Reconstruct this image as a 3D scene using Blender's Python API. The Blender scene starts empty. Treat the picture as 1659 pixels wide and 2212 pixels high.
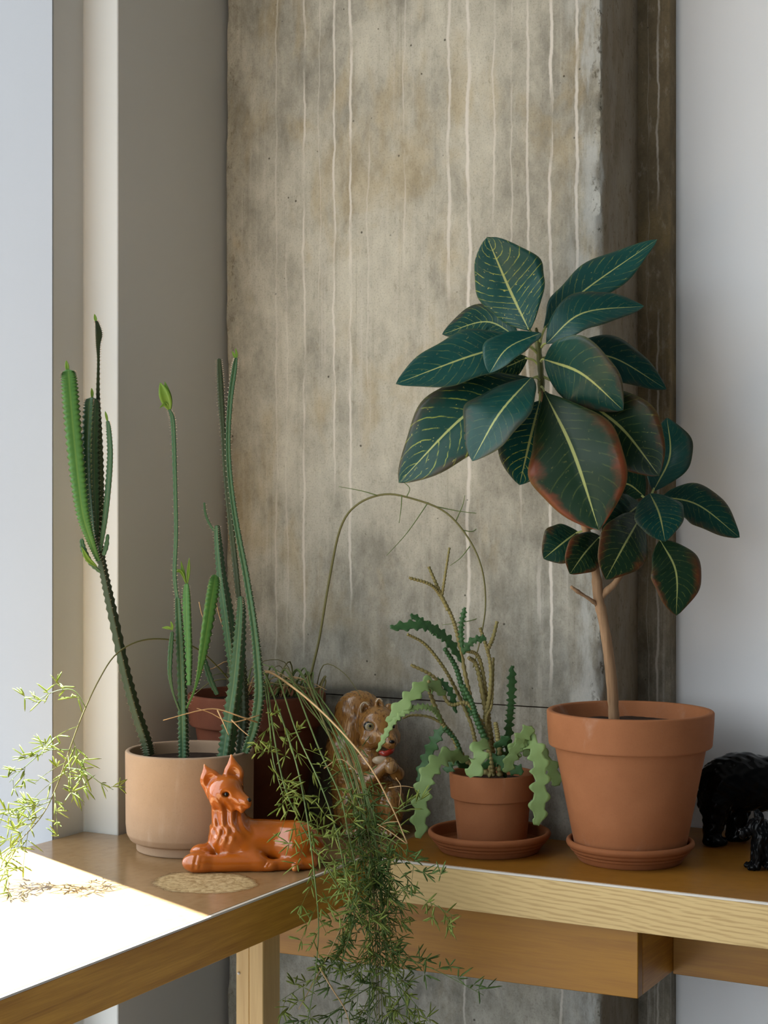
import bpy, math, random
import numpy as np
from mathutils import Vector

# ------------------------------------------------------------------ camera, sky, sun, exposure
scn = bpy.context.scene
COL = scn.collection
FPX, CX, CY = 3500.0, 829.5, 1106.0          # focal length and centre, in pixels of the 1659x2212 frame
TH = math.radians(28.3)                      # the camera looks 28.3 degrees left of the back wall's normal
CAMZ, TOP = 1.27, 0.75                       # eye height, desk top height (metres)
cam = bpy.data.objects.new('camera', bpy.data.cameras.new('camera'))
COL.objects.link(cam)
cam.location = (0, 0, CAMZ)
cam.rotation_euler = (math.pi / 2, 0, TH)
cam.data.sensor_width = 36
cam.data.lens = 36 * FPX / 2212
cam.data.clip_start = 0.05
scn.camera = cam

world = bpy.data.worlds.new('world')
scn.world = world
world.use_nodes = True
wt = world.node_tree
bg = wt.nodes['Background']
tc = wt.nodes.new('ShaderNodeTexCoord'); sx = wt.nodes.new('ShaderNodeSeparateXYZ'); rp = wt.nodes.new('ShaderNodeValToRGB')
wt.links.new(tc.outputs['Generated'], sx.inputs[0]); wt.links.new(sx.outputs['Z'], rp.inputs[0]); wt.links.new(rp.outputs[0], bg.inputs[0])
rp.color_ramp.elements[0].position = 0.0; rp.color_ramp.elements[0].color = (.20, .19, .17, 1)     # ground and street
rp.color_ramp.elements[1].position = 0.03; rp.color_ramp.elements[1].color = (.89, .95, 1.0, 1)    # bright hazy sky
bg.inputs[1].default_value = 2.2

sun = bpy.data.objects.new('sun', bpy.data.lights.new('sun', 'SUN'))
COL.objects.link(sun)
SUN_EL = math.radians(64)
sun_dir = Vector((0.919 * math.cos(SUN_EL), -0.394 * math.cos(SUN_EL), -math.sin(SUN_EL)))
sun.rotation_euler = sun_dir.to_track_quat('-Z', 'Y').to_euler()
sun.data.energy = 36
sun.data.angle = math.radians(0.5)
sun.data.color = (0.88, 0.96, 1.0)

vs = scn.view_settings
vs.view_transform = 'Standard'
vs.look = 'None'
vs.exposure = 0.65
vs.gamma = 1.0
vs.use_curve_mapping = False

# ------------------------------------------------------------------ helpers
SN, CS = math.sin(TH), math.cos(TH)
RIGHT = Vector((CS, SN, 0)); FWD = Vector((-SN, CS, 0)); UP = Vector((0, 0, 1))

def P(x, y, D):
    """a measured point: photograph position and distance along the view axis -> room coordinates"""
    return FWD * D + RIGHT * ((x - CX) / FPX * D) + Vector((0, 0, CAMZ - (y - CY) / FPX * D))

def on_desk(x, y, z=TOP):
    D = FPX * (CAMZ - z) / (y - CY)
    return P(x, y, D)

def spot(x, D, z=TOP):
    p = FWD * D + RIGHT * ((x - CX) / FPX * D)
    p.z = z
    return p

def origin(o):
    v = Vector((0, 0, 0))
    while o:
        v += o.location
        o = o.parent
    return v

def empty(name, loc, label, cat, group=None):
    o = bpy.data.objects.new(name, None)
    o.empty_display_size = 0.05
    o.location = loc
    COL.objects.link(o)
    o['label'] = label; o['category'] = cat
    if group: o['group'] = group
    return o

def obj(name, V, F, mat, parent=None, smooth=True, loc=None, kind=None, uv=None, sharp=None):
    base = origin(parent) if parent else (Vector(loc) if loc is not None else Vector((0, 0, 0)))
    V = np.asarray(V, dtype=float).reshape(-1, 3) - np.array(base)
    me = bpy.data.meshes.new(name)
    me.from_pydata(V.tolist(), [], [list(map(int, f)) for f in F])
    me.materials.append(mat)
    if smooth:
        me.polygons.foreach_set('use_smooth', [True] * len(me.polygons))
        if sharp: me.set_sharp_from_angle(angle=math.radians(sharp))
    if uv is not None:
        lay = me.uv_layers.new(name='UVMap')
        idx = np.zeros(len(me.loops), dtype=np.int32)
        me.loops.foreach_get('vertex_index', idx)
        lay.data.foreach_set('uv', np.asarray(uv, dtype=np.float32)[idx].ravel())
    me.update()
    o = bpy.data.objects.new(name, me)
    COL.objects.link(o)
    if parent: o.parent = parent
    else: o.location = base
    if kind: o['kind'] = kind
    return o

def tag(o, label, cat, group=None):
    o['label'] = label; o['category'] = cat
    if group: o['group'] = group
    return o

class MB:
    """collects pieces of one mesh"""
    def __init__(s): s.V = []; s.F = []; s.UV = []; s.n = 0
    def add(s, V, F, uv=None):
        V = np.asarray(V, dtype=float).reshape(-1, 3)
        s.V.append(V)
        s.F += [[int(i) + s.n for i in f] for f in F]
        s.UV.append(np.zeros((len(V), 2)) + (0.5, 0.0) if uv is None else np.asarray(uv))
        s.n += len(V)
        return s
    def build(s, name, mat, parent=None, uv=False, **k):
        return obj(name, np.concatenate(s.V), s.F, mat, parent, uv=np.concatenate(s.UV) if uv else None, **k)

def catmull(pts, n):
    pts = np.asarray(pts, dtype=float)
    if len(pts) == 2:
        t = np.linspace(0, 1, n)[:, None]
        return pts[0] * (1 - t) + pts[1] * t
    p = np.vstack([2 * pts[0] - pts[1], pts, 2 * pts[-1] - pts[-2]])
    m = len(pts) - 1
    out = []
    for s in np.linspace(0, m, n):
        i = min(int(s), m - 1); t = s - i
        a, b, c, d = p[i], p[i + 1], p[i + 2], p[i + 3]
        out.append(0.5 * (2 * b + (c - a) * t + (2 * a - 5 * b + 4 * c - d) * t * t + (3 * b - a - 3 * c + d) * t ** 3))
    return np.array(out)

def frames(C):
    T = np.gradient(C, axis=0)
    T /= np.linalg.norm(T, axis=1)[:, None] + 1e-12
    u = np.cross(T[0], np.array(FWD)); 
    if np.linalg.norm(u) < 1e-3: u = np.cross(T[0], [0, 0, 1.0])
    U = []
    for t in T:
        u = u - t * np.dot(u, t); u /= np.linalg.norm(u) + 1e-12
        U.append(u)
    U = np.array(U)
    return T, U, np.cross(T, U)

def tube(C, R, sides=6):
    C = np.asarray(C, dtype=float); n = len(C)
    R = np.broadcast_to(np.asarray(R, dtype=float), (n,))
    T, U, W = frames(C)
    ph = np.linspace(0, 2 * math.pi, sides, endpoint=False)
    V = C[:, None, :] + R[:, None, None] * (np.cos(ph)[None, :, None] * U[:, None, :] + np.sin(ph)[None, :, None] * W[:, None, :])
    F = [[i * sides + j, i * sides + (j + 1) % sides, (i + 1) * sides + (j + 1) % sides, (i + 1) * sides + j] for i in range(n - 1) for j in range(sides)]
    F.append(list(range(sides))[::-1]); F.append([(n - 1) * sides + j for j in range(sides)])
    return V.reshape(-1, 3), F

def lathe(profile, c, seg=72):
    """profile of (radius, height) round the vertical axis through c; r = 0 closes it"""
    V = []; F = []; prev = None
    for r, z in profile:
        if r < 1e-6:
            ring = [len(V)]; V.append((c[0], c[1], c[2] + z))
        else:
            ring = list(range(len(V), len(V) + seg))
            V += [(c[0] + r * math.cos(2 * math.pi * k / seg), c[1] + r * math.sin(2 * math.pi * k / seg), c[2] + z) for k in range(seg)]
        if prev is not None:
            for k in range(seg):
                a, b = prev[k % len(prev)], prev[(k + 1) % len(prev)]
                d, e = ring[k % len(ring)], ring[(k + 1) % len(ring)]
                f = []
                for q in (a, b, e, d):
                    if q not in f: f.append(q)
                if len(f) > 2: F.append(f)
        prev = ring
    return V, F

def roundprof(pts, r, n=4):
    """rounds the inner corners of an open profile"""
    out = [pts[0]]
    for a, b, c in zip(pts, pts[1:], pts[2:]):
        va = np.array(a, float) - b; vc = np.array(c, float) - b
        la, lc = np.linalg.norm(va), np.linalg.norm(vc)
        d = min(r, la * .45, lc * .45)
        p, q = np.array(b) + va / la * d, np.array(b) + vc / lc * d
        for t in np.linspace(0, 1, n):
            out.append(tuple((1 - t) ** 2 * p + 2 * t * (1 - t) * np.array(b) + t * t * q))
    out.append(pts[-1])
    return out

def prism(poly, z0, z1):
    n = len(poly)
    V = [(x, y, z0) for x, y in poly] + [(x, y, z1) for x, y in poly]
    F = [list(range(n))[::-1], list(range(n, 2 * n))] + [[i, (i + 1) % n, n + (i + 1) % n, n + i] for i in range(n)]
    return V, F

def box(x0, x1, y0, y1, z0, z1):
    return prism([(x0, y0), (x1, y0), (x1, y1), (x0, y1)], z0, z1)

def bevel(o, w, seg=2):
    m = o.modifiers.new('bevel', 'BEVEL'); m.width = w; m.segments = seg; m.limit_method = 'ANGLE'
    return o

# signed distance modelling of the glazed figurines -> one continuous surface each
def smin(a, b, k):
    h = np.clip(0.5 + 0.5 * (b - a) / k, 0, 1)
    return b * (1 - h) + a * h - k * h * (1 - h)

def smax(a, b, k): return -smin(-a, -b, k)

def cap(G, a, b, ra, rb):
    a = np.array(a, float); d = np.array(b, float) - a
    q = G - a
    t = np.clip((q @ d) / (d @ d), 0, 1)
    return np.linalg.norm(q - t[..., None] * d, axis=-1) - (ra + (rb - ra) * t)

def ell(G, c, r, rz=0, ry=0, rx=0):
    q = G - np.array(c, float)
    for ang, (i, j) in ((rz, (0, 1)), (ry, (0, 2)), (rx, (1, 2))):
        if ang:
            co, si = math.cos(math.radians(ang)), math.sin(math.radians(ang))
            qi = q[..., i] * co + q[..., j] * si; qj = -q[..., i] * si + q[..., j] * co
            q = q.copy(); q[..., i] = qi; q[..., j] = qj
    r = np.array(r, float)
    k0 = np.linalg.norm(q / r, axis=-1); k1 = np.linalg.norm(q / (r * r), axis=-1) + 1e-9
    return k0 * (k0 - 1) / k1

def surface(fn, lo, hi, step):
    ax = [np.arange(l, h + step, step) for l, h in zip(lo, hi)]
    G = np.stack(np.meshgrid(*ax, indexing='ij'), -1)
    S = fn(G)
    nx, ny, nz = S.shape
    acc = np.zeros((nx - 1, ny - 1, nz - 1, 3)); cnt = np.zeros((nx - 1, ny - 1, nz - 1))
    corner = lambda o: S[o[0]:nx - 1 + o[0], o[1]:ny - 1 + o[1], o[2]:nz - 1 + o[2]]
    for axis in range(3):
        for p in (0, 1):
            for q in (0, 1):
                o = [0, 0, 0]; o[(axis + 1) % 3] = p; o[(axis + 2) % 3] = q
                e = list(o); e[axis] = 1
                s0, s1 = corner(o), corner(e)
                m = (s0 < 0) != (s1 < 0)
                t = np.where(m, s0 / np.where(m, s0 - s1, 1), 0)
                for k in range(3):
                    acc[..., k] += np.where(m, (t if k == axis else o[k]), 0)
                cnt += m
    act = cnt > 0
    idx = -np.ones(act.shape, dtype=int); idx[act] = np.arange(act.sum())
    V = (np.argwhere(act) + acc[act] / cnt[act][:, None]) * step + np.array(lo)
    F = []
    for axis in range(3):
        a1, a2 = (axis + 1) % 3, (axis + 2) % 3
        s0 = np.take(S, range(S.shape[axis] - 1), axis); s1 = np.take(S, range(1, S.shape[axis]), axis)
        E = np.argwhere((s0 < 0) != (s1 < 0))
        E = E[(E[:, a1] > 0) & (E[:, a2] > 0) & (E[:, a1] < S.shape[a1] - 1) & (E[:, a2] < S.shape[a2] - 1)]
        inside = s0[tuple(E.T)] < 0
        q = []
        for d1, d2 in ((0, 0), (1, 0), (1, 1), (0, 1)):
            c = E.copy(); c[:, a1] -= d1; c[:, a2] -= d2
            q.append(idx[tuple(c.T)])
        q = np.stack(q, 1)
        q[~inside] = q[~inside][:, ::-1]
        F.append(q)
    return V, np.concatenate(F)

def place(V, base, scale, yaw=0.0):
    """figurine units (right, away, up) -> room, standing at base; axes follow the desk as the photo shows"""
    V = np.asarray(V, dtype=float) * scale
    c, s = math.cos(TH + yaw), math.sin(TH + yaw)
    return np.stack([V[:, 0] * c - V[:, 1] * s, V[:, 0] * s + V[:, 1] * c, V[:, 2]], 1) + np.array(base)

def sphere(c, r, n=12, sq=(1, 1, 1)):
    V, F = lathe([(0 if i in (0, n) else r * math.sin(math.pi * i / n), -r * math.cos(math.pi * i / n)) for i in range(n + 1)], (0, 0, 0), 16)
    return np.asarray(V) * sq + np.asarray(c), F

# ------------------------------------------------------------------ materials
class NT:
    def __init__(s, name):
        s.m = bpy.data.materials.new(name); s.m.use_nodes = True
        s.t = s.m.node_tree; s.b = s.t.nodes['Principled BSDF']; s.out = s.t.nodes['Material Output']
    def n(s, t, **k):
        x = s.t.nodes.new('ShaderNode' + t)
        for a, v in k.items(): setattr(x, a, v)
        return x
    def l(s, a, b): s.t.links.new(a, b)
    def put(s, sock, v):
        if isinstance(v, bpy.types.NodeSocket): s.l(v, sock)
        else: sock.default_value = v
    def math(s, op, a, b=0.0, c=0.0, clamp=False):
        x = s.n('Math', operation=op); x.use_clamp = clamp
        for i, v in enumerate((a, b, c)): s.put(x.inputs[i], v)
        return x.outputs[0]
    def sep(s, v):
        x = s.n('SeparateXYZ'); s.l(v, x.inputs[0]); return x.outputs
    def co(s, kind='Object'):
        return s.n('TexCoord').outputs[kind]
    def pos(s): return s.n('NewGeometry').outputs['Position']
    def mapping(s, v, scale=(1, 1, 1), rot=(0, 0, 0), loc=(0, 0, 0)):
        x = s.n('Mapping'); s.l(v, x.inputs[0])
        x.inputs['Scale'].default_value = scale; x.inputs['Rotation'].default_value = rot; x.inputs['Location'].default_value = loc
        return x.outputs[0]
    def noise(s, v, scale, detail=4, rough=.55, dist=0.0):
        x = s.n('TexNoise'); s.l(v, x.inputs['Vector'])
        x.inputs['Scale'].default_value = scale; x.inputs['Detail'].default_value = detail
        x.inputs['Roughness'].default_value = rough; x.inputs['Distortion'].default_value = dist
        return x.outputs['Fac']
    def ramp(s, f, stops):
        x = s.n('ValToRGB'); s.l(f, x.inputs[0])
        e = x.color_ramp.elements
        while len(e) < len(stops): e.new(0.5)
        for k, (p, c) in zip(e, stops):
            k.position = p; k.color = (*c, 1) if len(c) == 3 else c
        return x.outputs[0]
    def smooth(s, f, a, b):
        x = s.n('MapRange', interpolation_type='SMOOTHSTEP')
        s.put(x.inputs[0], f); x.inputs[1].default_value = a; x.inputs[2].default_value = b
        return x.outputs[0]
    def mix(s, f, a, b, blend='MIX'):
        x = s.n('Mix', data_type='RGBA', blend_type=blend)
        s.put(x.inputs[0], f)
        for i, v in ((6, a), (7, b)):
            if isinstance(v, tuple): v = (*v, 1) if len(v) == 3 else v
            s.put(x.inputs[i], v)
        return x.outputs[2]
    def bump(s, h, strength=.3, dist=.002):
        x = s.n('Bump'); x.inputs['Strength'].default_value = strength; x.inputs['Distance'].default_value = dist
        s.l(h, x.inputs['Height']); s.l(x.outputs[0], s.b.inputs['Normal'])
        return s
    def done(s, color, rough=.5, spec=.5, **k):
        if isinstance(color, tuple): color = (*color, 1)
        s.put(s.b.inputs['Base Color'], color)
        s.put(s.b.inputs['Roughness'], rough)
        s.b.inputs['Specular IOR Level'].default_value = spec
        for a, v in k.items(): s.put(s.b.inputs[a.replace('_', ' ')], v)
        return s.m
    def translucent(s, color, f):
        tr = s.n('BsdfTranslucent'); s.put(tr.inputs[0], color if not isinstance(color, tuple) else (*color, 1))
        mx = s.n('MixShader'); mx.inputs[0].default_value = f
        s.l(s.b.outputs[0], mx.inputs[1]); s.l(tr.outputs[0], mx.inputs[2]); s.l(mx.outputs[0], s.out.inputs[0])

def mat_paint(name, c, speck=.02):
    t = NT(name); v = t.pos()
    f = t.noise(v, 7, 3)
    t.bump(t.noise(v, 260, 2), .12, .0006)
    return t.done(t.mix(f, tuple(x * (1 - speck) for x in c), tuple(min(1, x * (1 + speck)) for x in c)), .62, .3)

def mat_terracotta(name, a, b, dust=(.55, .42, .34), damt=.36, rough=.78):
    t = NT(name); v = t.pos()
    f = t.noise(v, 22, 6, .6); g = t.noise(v, 420, 3)
    c = t.mix(f, a, b)
    d = t.smooth(t.noise(t.mapping(v, (1, 1, .55)), 11, 7, .65, .6), .56, .8)
    c = t.mix(t.math('MULTIPLY', d, damt), c, dust)
    c = t.mix(t.math('MULTIPLY', t.smooth(g, .55, .75), .18), c, tuple(x * .4 for x in a))
    t.bump(g, .25, .0006)
    return t.done(c, rough, .25)

def mat_wood(name, a, b, along='x', scale=1.0, rough=.4, spec=.4, slant=0.0, contrast=1.0, coat=0.0):
    t = NT(name); v = t.pos()
    rot = (0, math.radians(slant), 0) if along == 'x' else ((math.radians(slant), 0, 0) if along == 'y' else (0, 0, 0))
    s = {'x': (2.2, 42, 42), 'y': (42, 2.2, 42), 'z': (42, 42, 2.2)}[along]
    m = t.mapping(t.mapping(v, (1, 1, 1), rot), tuple(k * scale for k in s))
    f = t.noise(m, 1.6, 5, .6, .35)
    s2 = {'x': (14, 420, 420), 'y': (420, 14, 420), 'z': (420, 420, 14)}[along]
    g = t.noise(t.mapping(v, s2, rot), 1.4, 3, .5)
    h = t.math('ADD', t.math('MULTIPLY', f, .75), t.math('MULTIPLY', g, .25))
    c = t.ramp(h, [(.5 - .16 / contrast, b), (.5 + .13 / contrast, a)])
    t.bump(h, .12, .0008)
    return t.done(c, rough, spec, Coat_Weight=coat, Coat_Roughness=.12)

M = {}
M['white'] = mat_paint('white wall paint', (.91, .92, .925))
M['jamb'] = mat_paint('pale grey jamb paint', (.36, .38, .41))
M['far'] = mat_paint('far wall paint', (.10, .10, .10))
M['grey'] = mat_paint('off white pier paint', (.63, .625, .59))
M['room'] = mat_paint('room paint', (.42, .42, .42))
M['floor'] = mat_paint('grey floor', (.13, .13, .135), .2)
M['terra'] = mat_terracotta('terracotta', (.38, .148, .060), (.27, .098, .036))
M['terra_saucer'] = mat_terracotta('terracotta saucer', (.33, .122, .045), (.23, .078, .027), damt=.12)
M['terra_dark'] = mat_terracotta('dark terracotta', (.20, .065, .032), (.11, .034, .018), damt=.2)
M['beige'] = mat_terracotta('beige clay', (.41, .285, .19), (.33, .225, .145), dust=(.55, .44, .36), damt=.5)
M['oak'] = mat_wood('oak', (.37, .165, .010), (.27, .108, .006), 'x', 1.0, .42)
M['oak_y'] = mat_wood('oak lengthwise', (.66, .33, .045), (.40, .17, .02), 'y', 1.0, .42)
M['oak_z'] = mat_wood('oak upright', (.66, .43, .17), (.53, .32, .11), 'z', 1.0, .42)
def mat_ash():
    t = NT('ash edge'); v = t.pos(); x, y, z = t.sep(v)
    ph = t.math('ADD', z, t.math('MULTIPLY', x, .085))
    ph = t.math('ADD', ph, t.math('MULTIPLY', t.noise(t.mapping(v, (5, 5, 22)), 1.0, 3), .020))
    w = t.math('SINE', t.math('MULTIPLY', ph, 900.0))
    g = t.noise(t.mapping(v, (12, 300, 300)), 1.5, 3)
    h = t.math('ADD', t.math('MULTIPLY', w, .16), g)
    amt = t.smooth(x, -1.15, -.85)
    c = t.mix(t.math('MULTIPLY', t.smooth(h, .44, .70), t.math('ADD', .2, t.math('MULTIPLY', amt, .45))), (.60, .42, .18), (.38, .235, .085))
    t.bump(h, .1, .0006)
    return t.done(c, .5, .3)
M['ash'] = mat_ash()
M['strip'] = NT('pale edge strip').done((.62, .56, .48), .4)

def mat_top(name, along, stain=None, base=((.24, .10, .012), (.32, .145, .020))):
    t = NT(name); v = t.pos()
    s = (3, 60, 60) if along == 'x' else (60, 3, 60)
    f = t.noise(t.mapping(v, s), 1.5, 5, .6, .3)
    g = t.noise(v, 60, 4)
    c = t.mix(f, base[0], base[1])
    c = t.mix(t.math('MULTIPLY', t.smooth(g, .45, .7), .25), c, (.17, .08, .022))
    rough = t.math('ADD', t.math('MULTIPLY', t.noise(v, 25, 4), .16), .14)
    if stain:
        (sx, sy, rx, ry) = stain
        x, y, z = t.sep(v)
        dx = t.math('DIVIDE', t.math('SUBTRACT', x, sx), rx)
        dy = t.math('DIVIDE', t.math('SUBTRACT', y, sy), ry)
        # turned to the viewing direction of the ring mark
        d = t.math('SQRT', t.math('ADD', t.math('MULTIPLY', dx, dx), t.math('MULTIPLY', dy, dy)))
        d = t.math('ADD', d, t.math('MULTIPLY', t.math('SUBTRACT', t.noise(v, 38, 4), .5), .32))
        inside = t.math('SUBTRACT', 1.0, t.smooth(d, .93, 1.0))
        rim = t.math('MULTIPLY', t.smooth(d, .86, .96), t.math('SUBTRACT', 1.0, t.smooth(d, .98, 1.06)))
        blotch = t.noise(v, 120, 5, .65, .5)
        sc = t.mix(t.smooth(blotch, .35, .65), (.30, .19, .07), (.66, .50, .26))
        c = t.mix(t.math('MULTIPLY', inside, .8), c, sc)
        c = t.mix(t.math('MULTIPLY', rim, .5), c, (.12, .07, .025))
        rough = t.math('ADD', rough, t.math('MULTIPLY', inside, .3))
    t.bump(f, .05, .0005)
    return t.done(c, t.math('ADD', rough, .0 if stain else .12), .5 if stain else .3)

def mat_concrete(name, tint, drips, x0, dark=0.0):
    """raw concrete: blotches, vertical rain streaks, lime runs at measured places, pinholes"""
    t = NT(name); v = t.pos()
    x, y, z = t.sep(v)
    big = t.noise(t.mapping(v, (3.2, 3.2, 1.7)), 1.5, 8, .68, .1)
    mid = t.noise(t.mapping(v, (9, 9, 5)), 1.9, 10, .72, .15)
    c = t.ramp(t.math('ADD', t.math('MULTIPLY', big, .55), t.math('MULTIPLY', mid, .45)),
               [(.36, tuple(k * .42 for k in tint)), (.465, tuple(k * .74 for k in tint)), (.54, tint), (.66, tuple(k * 1.28 for k in tint))])
    och = t.smooth(t.noise(t.mapping(v, (6, 6, 3)), 1.7, 4, .6, .4), .52, .7)
    c = t.mix(t.math('MULTIPLY', och, .38), c, (.40, .285, .115))
    low = t.math('SUBTRACT', 1.0, t.smooth(z, .85, 1.35))       # greyer, darker, patchy foot of the pour
    c = t.mix(t.math('MULTIPLY', low, .60), c, t.ramp(mid, [(.36, (.125, .125, .105)), (.62, (.36, .35, .31))]))
    st = t.noise(t.mapping(v, (75, 75, 1.3)), 1.2, 4, .65)
    gate = t.smooth(t.noise(t.mapping(v, (5, 5, 2)), 1.3, 3), .42, .62)
    c = t.mix(t.math('MULTIPLY', t.math('MULTIPLY', t.smooth(st, .52, .72), gate), .45), c, (.62, .57, .49))
    c = t.mix(t.math('MULTIPLY', t.math('MULTIPLY', t.smooth(t.math('SUBTRACT', 1.0, st), .52, .72), gate), .35), c, (.17, .145, .09))
    fine = t.noise(v, 330, 3, .6)
    c = t.mix(t.math('MULTIPLY', t.smooth(fine, .5, .72), .32), c, (.12, .10, .07))
    grit = t.noise(t.mapping(v, (1, 1, .45)), 75, 6, .7)
    c = t.mix(t.math('MULTIPLY', t.smooth(grit, .55, .75), .45), c, (.16, .13, .08))
    c = t.mix(t.math('MULTIPLY', t.smooth(grit, .46, .28), .30), c, (.64, .58, .48))
    wob = t.math('MULTIPLY', t.math('SUBTRACT', t.noise(t.mapping(v, (0, 0, 7)), 1.0, 4, .6), .5), .020)
    tot = None
    for k, (dx, w, za, zb, a) in enumerate(drips):
        wb = t.math('MULTIPLY', t.math('SUBTRACT', t.noise(t.mapping(v, (0, 0, 6), (0, 0, 0), (0, 0, 3.7 * k + .31)), 1.0, 5, .62), .5), .026)
        d = t.math('ABSOLUTE', t.math('SUBTRACT', t.math('SUBTRACT', x, dx), wb))
        m = t.math('SUBTRACT', 1.0, t.smooth(t.math('DIVIDE', d, t.math('ADD', .35, t.math('MULTIPLY', t.noise(t.mapping(v, (9, 9, 14), (0, 0, 0), (k, 0, 0)), 1.0, 3), 1.1))), w * .25, w * .8))
        m = t.math('MULTIPLY', m, t.math('MULTIPLY', t.smooth(z, za, za + .10), a))
        if zb < 2.2: m = t.math('MULTIPLY', m, t.math('SUBTRACT', 1.0, t.smooth(z, zb - .06, zb)))
        tot = m if tot is None else t.math('MAXIMUM', tot, m)
    if tot is not None:
        brk = t.smooth(t.noise(t.mapping(v, (30, 30, 6)), 1.3, 3), .28, .5)
        c = t.mix(t.math('MULTIPLY', tot, brk), c, (.72, .66, .57))
    vo = t.n('TexVoronoi'); t.l(v, vo.inputs['Vector']); vo.inputs['Scale'].default_value = 42
    pit = t.math('SUBTRACT', 1.0, t.smooth(vo.outputs['Distance'], .055, .10))
    pit = t.math('MULTIPLY', pit, t.smooth(t.noise(v, 31, 2), .56, .62))
    c = t.mix(t.math('MULTIPLY', pit, .8), c, (.05, .04, .025))
    zq = CAMZ - (1512 - CY) / FPX * 2.66
    bd_ = t.math('SUBTRACT', 1.0, t.smooth(t.math('ABSOLUTE', t.math('SUBTRACT', z, t.math('ADD', zq, t.math('MULTIPLY', t.math('SUBTRACT', mid, .5), .05)))), .004, .022))
    c = t.mix(t.math('MULTIPLY', t.math('MULTIPLY', bd_, .7), t.math('SUBTRACT', 1.0, t.smooth(x, -1.25, -1.12))), c, (.05, .05, .042))  # ledge shading painted as a soft dark band along the joint's left part
    if drips and len(drips) > 5:
        lime = t.math('MULTIPLY', t.smooth(x, AR - .085, AR - .02), t.smooth(t.noise(t.mapping(v, (26, 26, 7)), 1.5, 6, .65), .40, .62))
        c = t.mix(t.math('MULTIPLY', lime, .55), c, (.60, .61, .58))
        chipd = t.math('MULTIPLY', t.smooth(x, AR - .028, AR - .004), t.smooth(t.noise(t.mapping(v, (70, 70, 40)), 1.3, 5, .7), .56, .66))
        c = t.mix(t.math('MULTIPLY', chipd, .8), c, (.07, .055, .03))
        edge_l = t.math('MULTIPLY', t.math('SUBTRACT', 1.0, t.smooth(x, AL + .004, AL + .05)), t.smooth(t.noise(t.mapping(v, (60, 60, 40)), 1.3, 6, .7), .55, .66))
        c = t.mix(t.math('MULTIPLY', edge_l, .6), c, (.10, .08, .04))
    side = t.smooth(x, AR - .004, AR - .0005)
    if drips and len(drips) > 5: c = t.mix(t.math('MULTIPLY', side, .75), c, t.mix(mid, (.15, .105, .055), (.27, .205, .125)))  # side return tinted dark brown, its shade painted into the colour
    h = t.math('SUBTRACT', t.math('ADD', t.math('MULTIPLY', mid, .7), t.math('MULTIPLY', fine, .3)), pit)
    t.bump(h, .35, .0035)
    return t.done(c, .85, .2)

def mat_leafy(name, a, b, tr=.3, rough=.45, scale=30):
    t = NT(name); v = t.pos()
    c = t.mix(t.noise(v, scale, 3), a, b)
    m = t.done(c, rough, .4)
    t.translucent(c, tr)
    return m

def mat_croton():
    t = NT('croton leaf')
    uv = t.co('UV'); u, v, _ = t.sep(uv)
    oi = t.n('ObjectInfo'); sc = t.n('SeparateColor'); t.l(oi.outputs['Color'], sc.inputs[0])
    red, yel, seed = sc.outputs[0], sc.outputs[1], sc.outputs[2]
    cmb = t.n('CombineXYZ'); t.l(u, cmb.inputs[0]); t.l(v, cmb.inputs[1]); t.l(t.math('MULTIPLY', seed, 40.0), cmb.inputs[2])
    q = cmb.outputs[0]
    au = t.math('MULTIPLY', t.math('ABSOLUTE', t.math('SUBTRACT', u, .5)), 2.0)
    n1 = t.noise(t.mapping(q, (3, 4, 1)), 1.5, 4)
    base = t.mix(n1, (.004, .044, .040), (.009, .075, .060))
    dk = t.mix(t.math('MULTIPLY', t.smooth(red, .12, .55), .85), base, (.012, .030, .010))
    # side veins sweep from the midrib towards the tip
    s = t.math('ADD', t.math('SUBTRACT', t.math('MULTIPLY', v, 13.0), t.math('MULTIPLY', t.math('POWER', au, 1.2), 2.6)), t.math('MULTIPLY', n1, .5))
    fr = t.math('ABSOLUTE', t.math('SUBTRACT', t.math('FRACT', s), .5))
    vein = t.math('SUBTRACT', 1.0, t.smooth(fr, .02, .085))
    patch = t.smooth(t.noise(t.mapping(q, (5, 6, 1)), 1.6, 3), .36, .62)
    vein = t.math('MULTIPLY', vein, patch)
    c = t.mix(t.math('MULTIPLY', vein, t.math('MULTIPLY', yel, .95)), dk, (.36, .42, .07))
    bl = t.math('MULTIPLY', t.smooth(t.noise(t.mapping(q, (16, 24, 1)), 1.4, 2), .68, .74), yel)
    c = t.mix(bl, c, (.50, .47, .12))
    edge = t.math('ADD', au, t.math('MULTIPLY', t.math('SUBTRACT', t.noise(t.mapping(q, (2, 5, 1)), 1.7, 4), .5), .9))
    rd = t.math('MULTIPLY', t.math('MULTIPLY', t.smooth(edge, .62, 1.0), red), t.smooth(v, .22, .6))
    c = t.mix(rd, c, (.165, .042, .016))
    rim = t.smooth(au, .94, .985)
    c = t.mix(t.math('MULTIPLY', rim, .3), c, (.13, .14, .045))
    wmid = t.math('ADD', .020, t.math('MULTIPLY', t.math('SUBTRACT', 1.0, v), .034))
    mid = t.math('SUBTRACT', 1.0, t.smooth(t.math('DIVIDE', au, wmid), .7, 1.2))
    c = t.mix(t.math('MULTIPLY', mid, .85), c, (.42, .46, .16))
    m = t.done(c, .33, .22)
    return m

def mat_cactus(name, a, b, rib):
    t = NT(name); v = t.pos()
    uv = t.co('UV'); u, w, _ = t.sep(uv)
    f = t.noise(v, 60, 4)
    c = t.mix(f, a, b)
    c = t.mix(t.math('MULTIPLY', t.smooth(u, .25, .0), .45), c, rib)        # paler groove between the ribs
    c = t.mix(t.math('MULTIPLY', t.smooth(u, .86, 1.0), .55), c, (.10, .07, .03))  # corky rib crest
    t.bump(f, .2, .001)
    return t.done(c, .5, .35)

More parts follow.
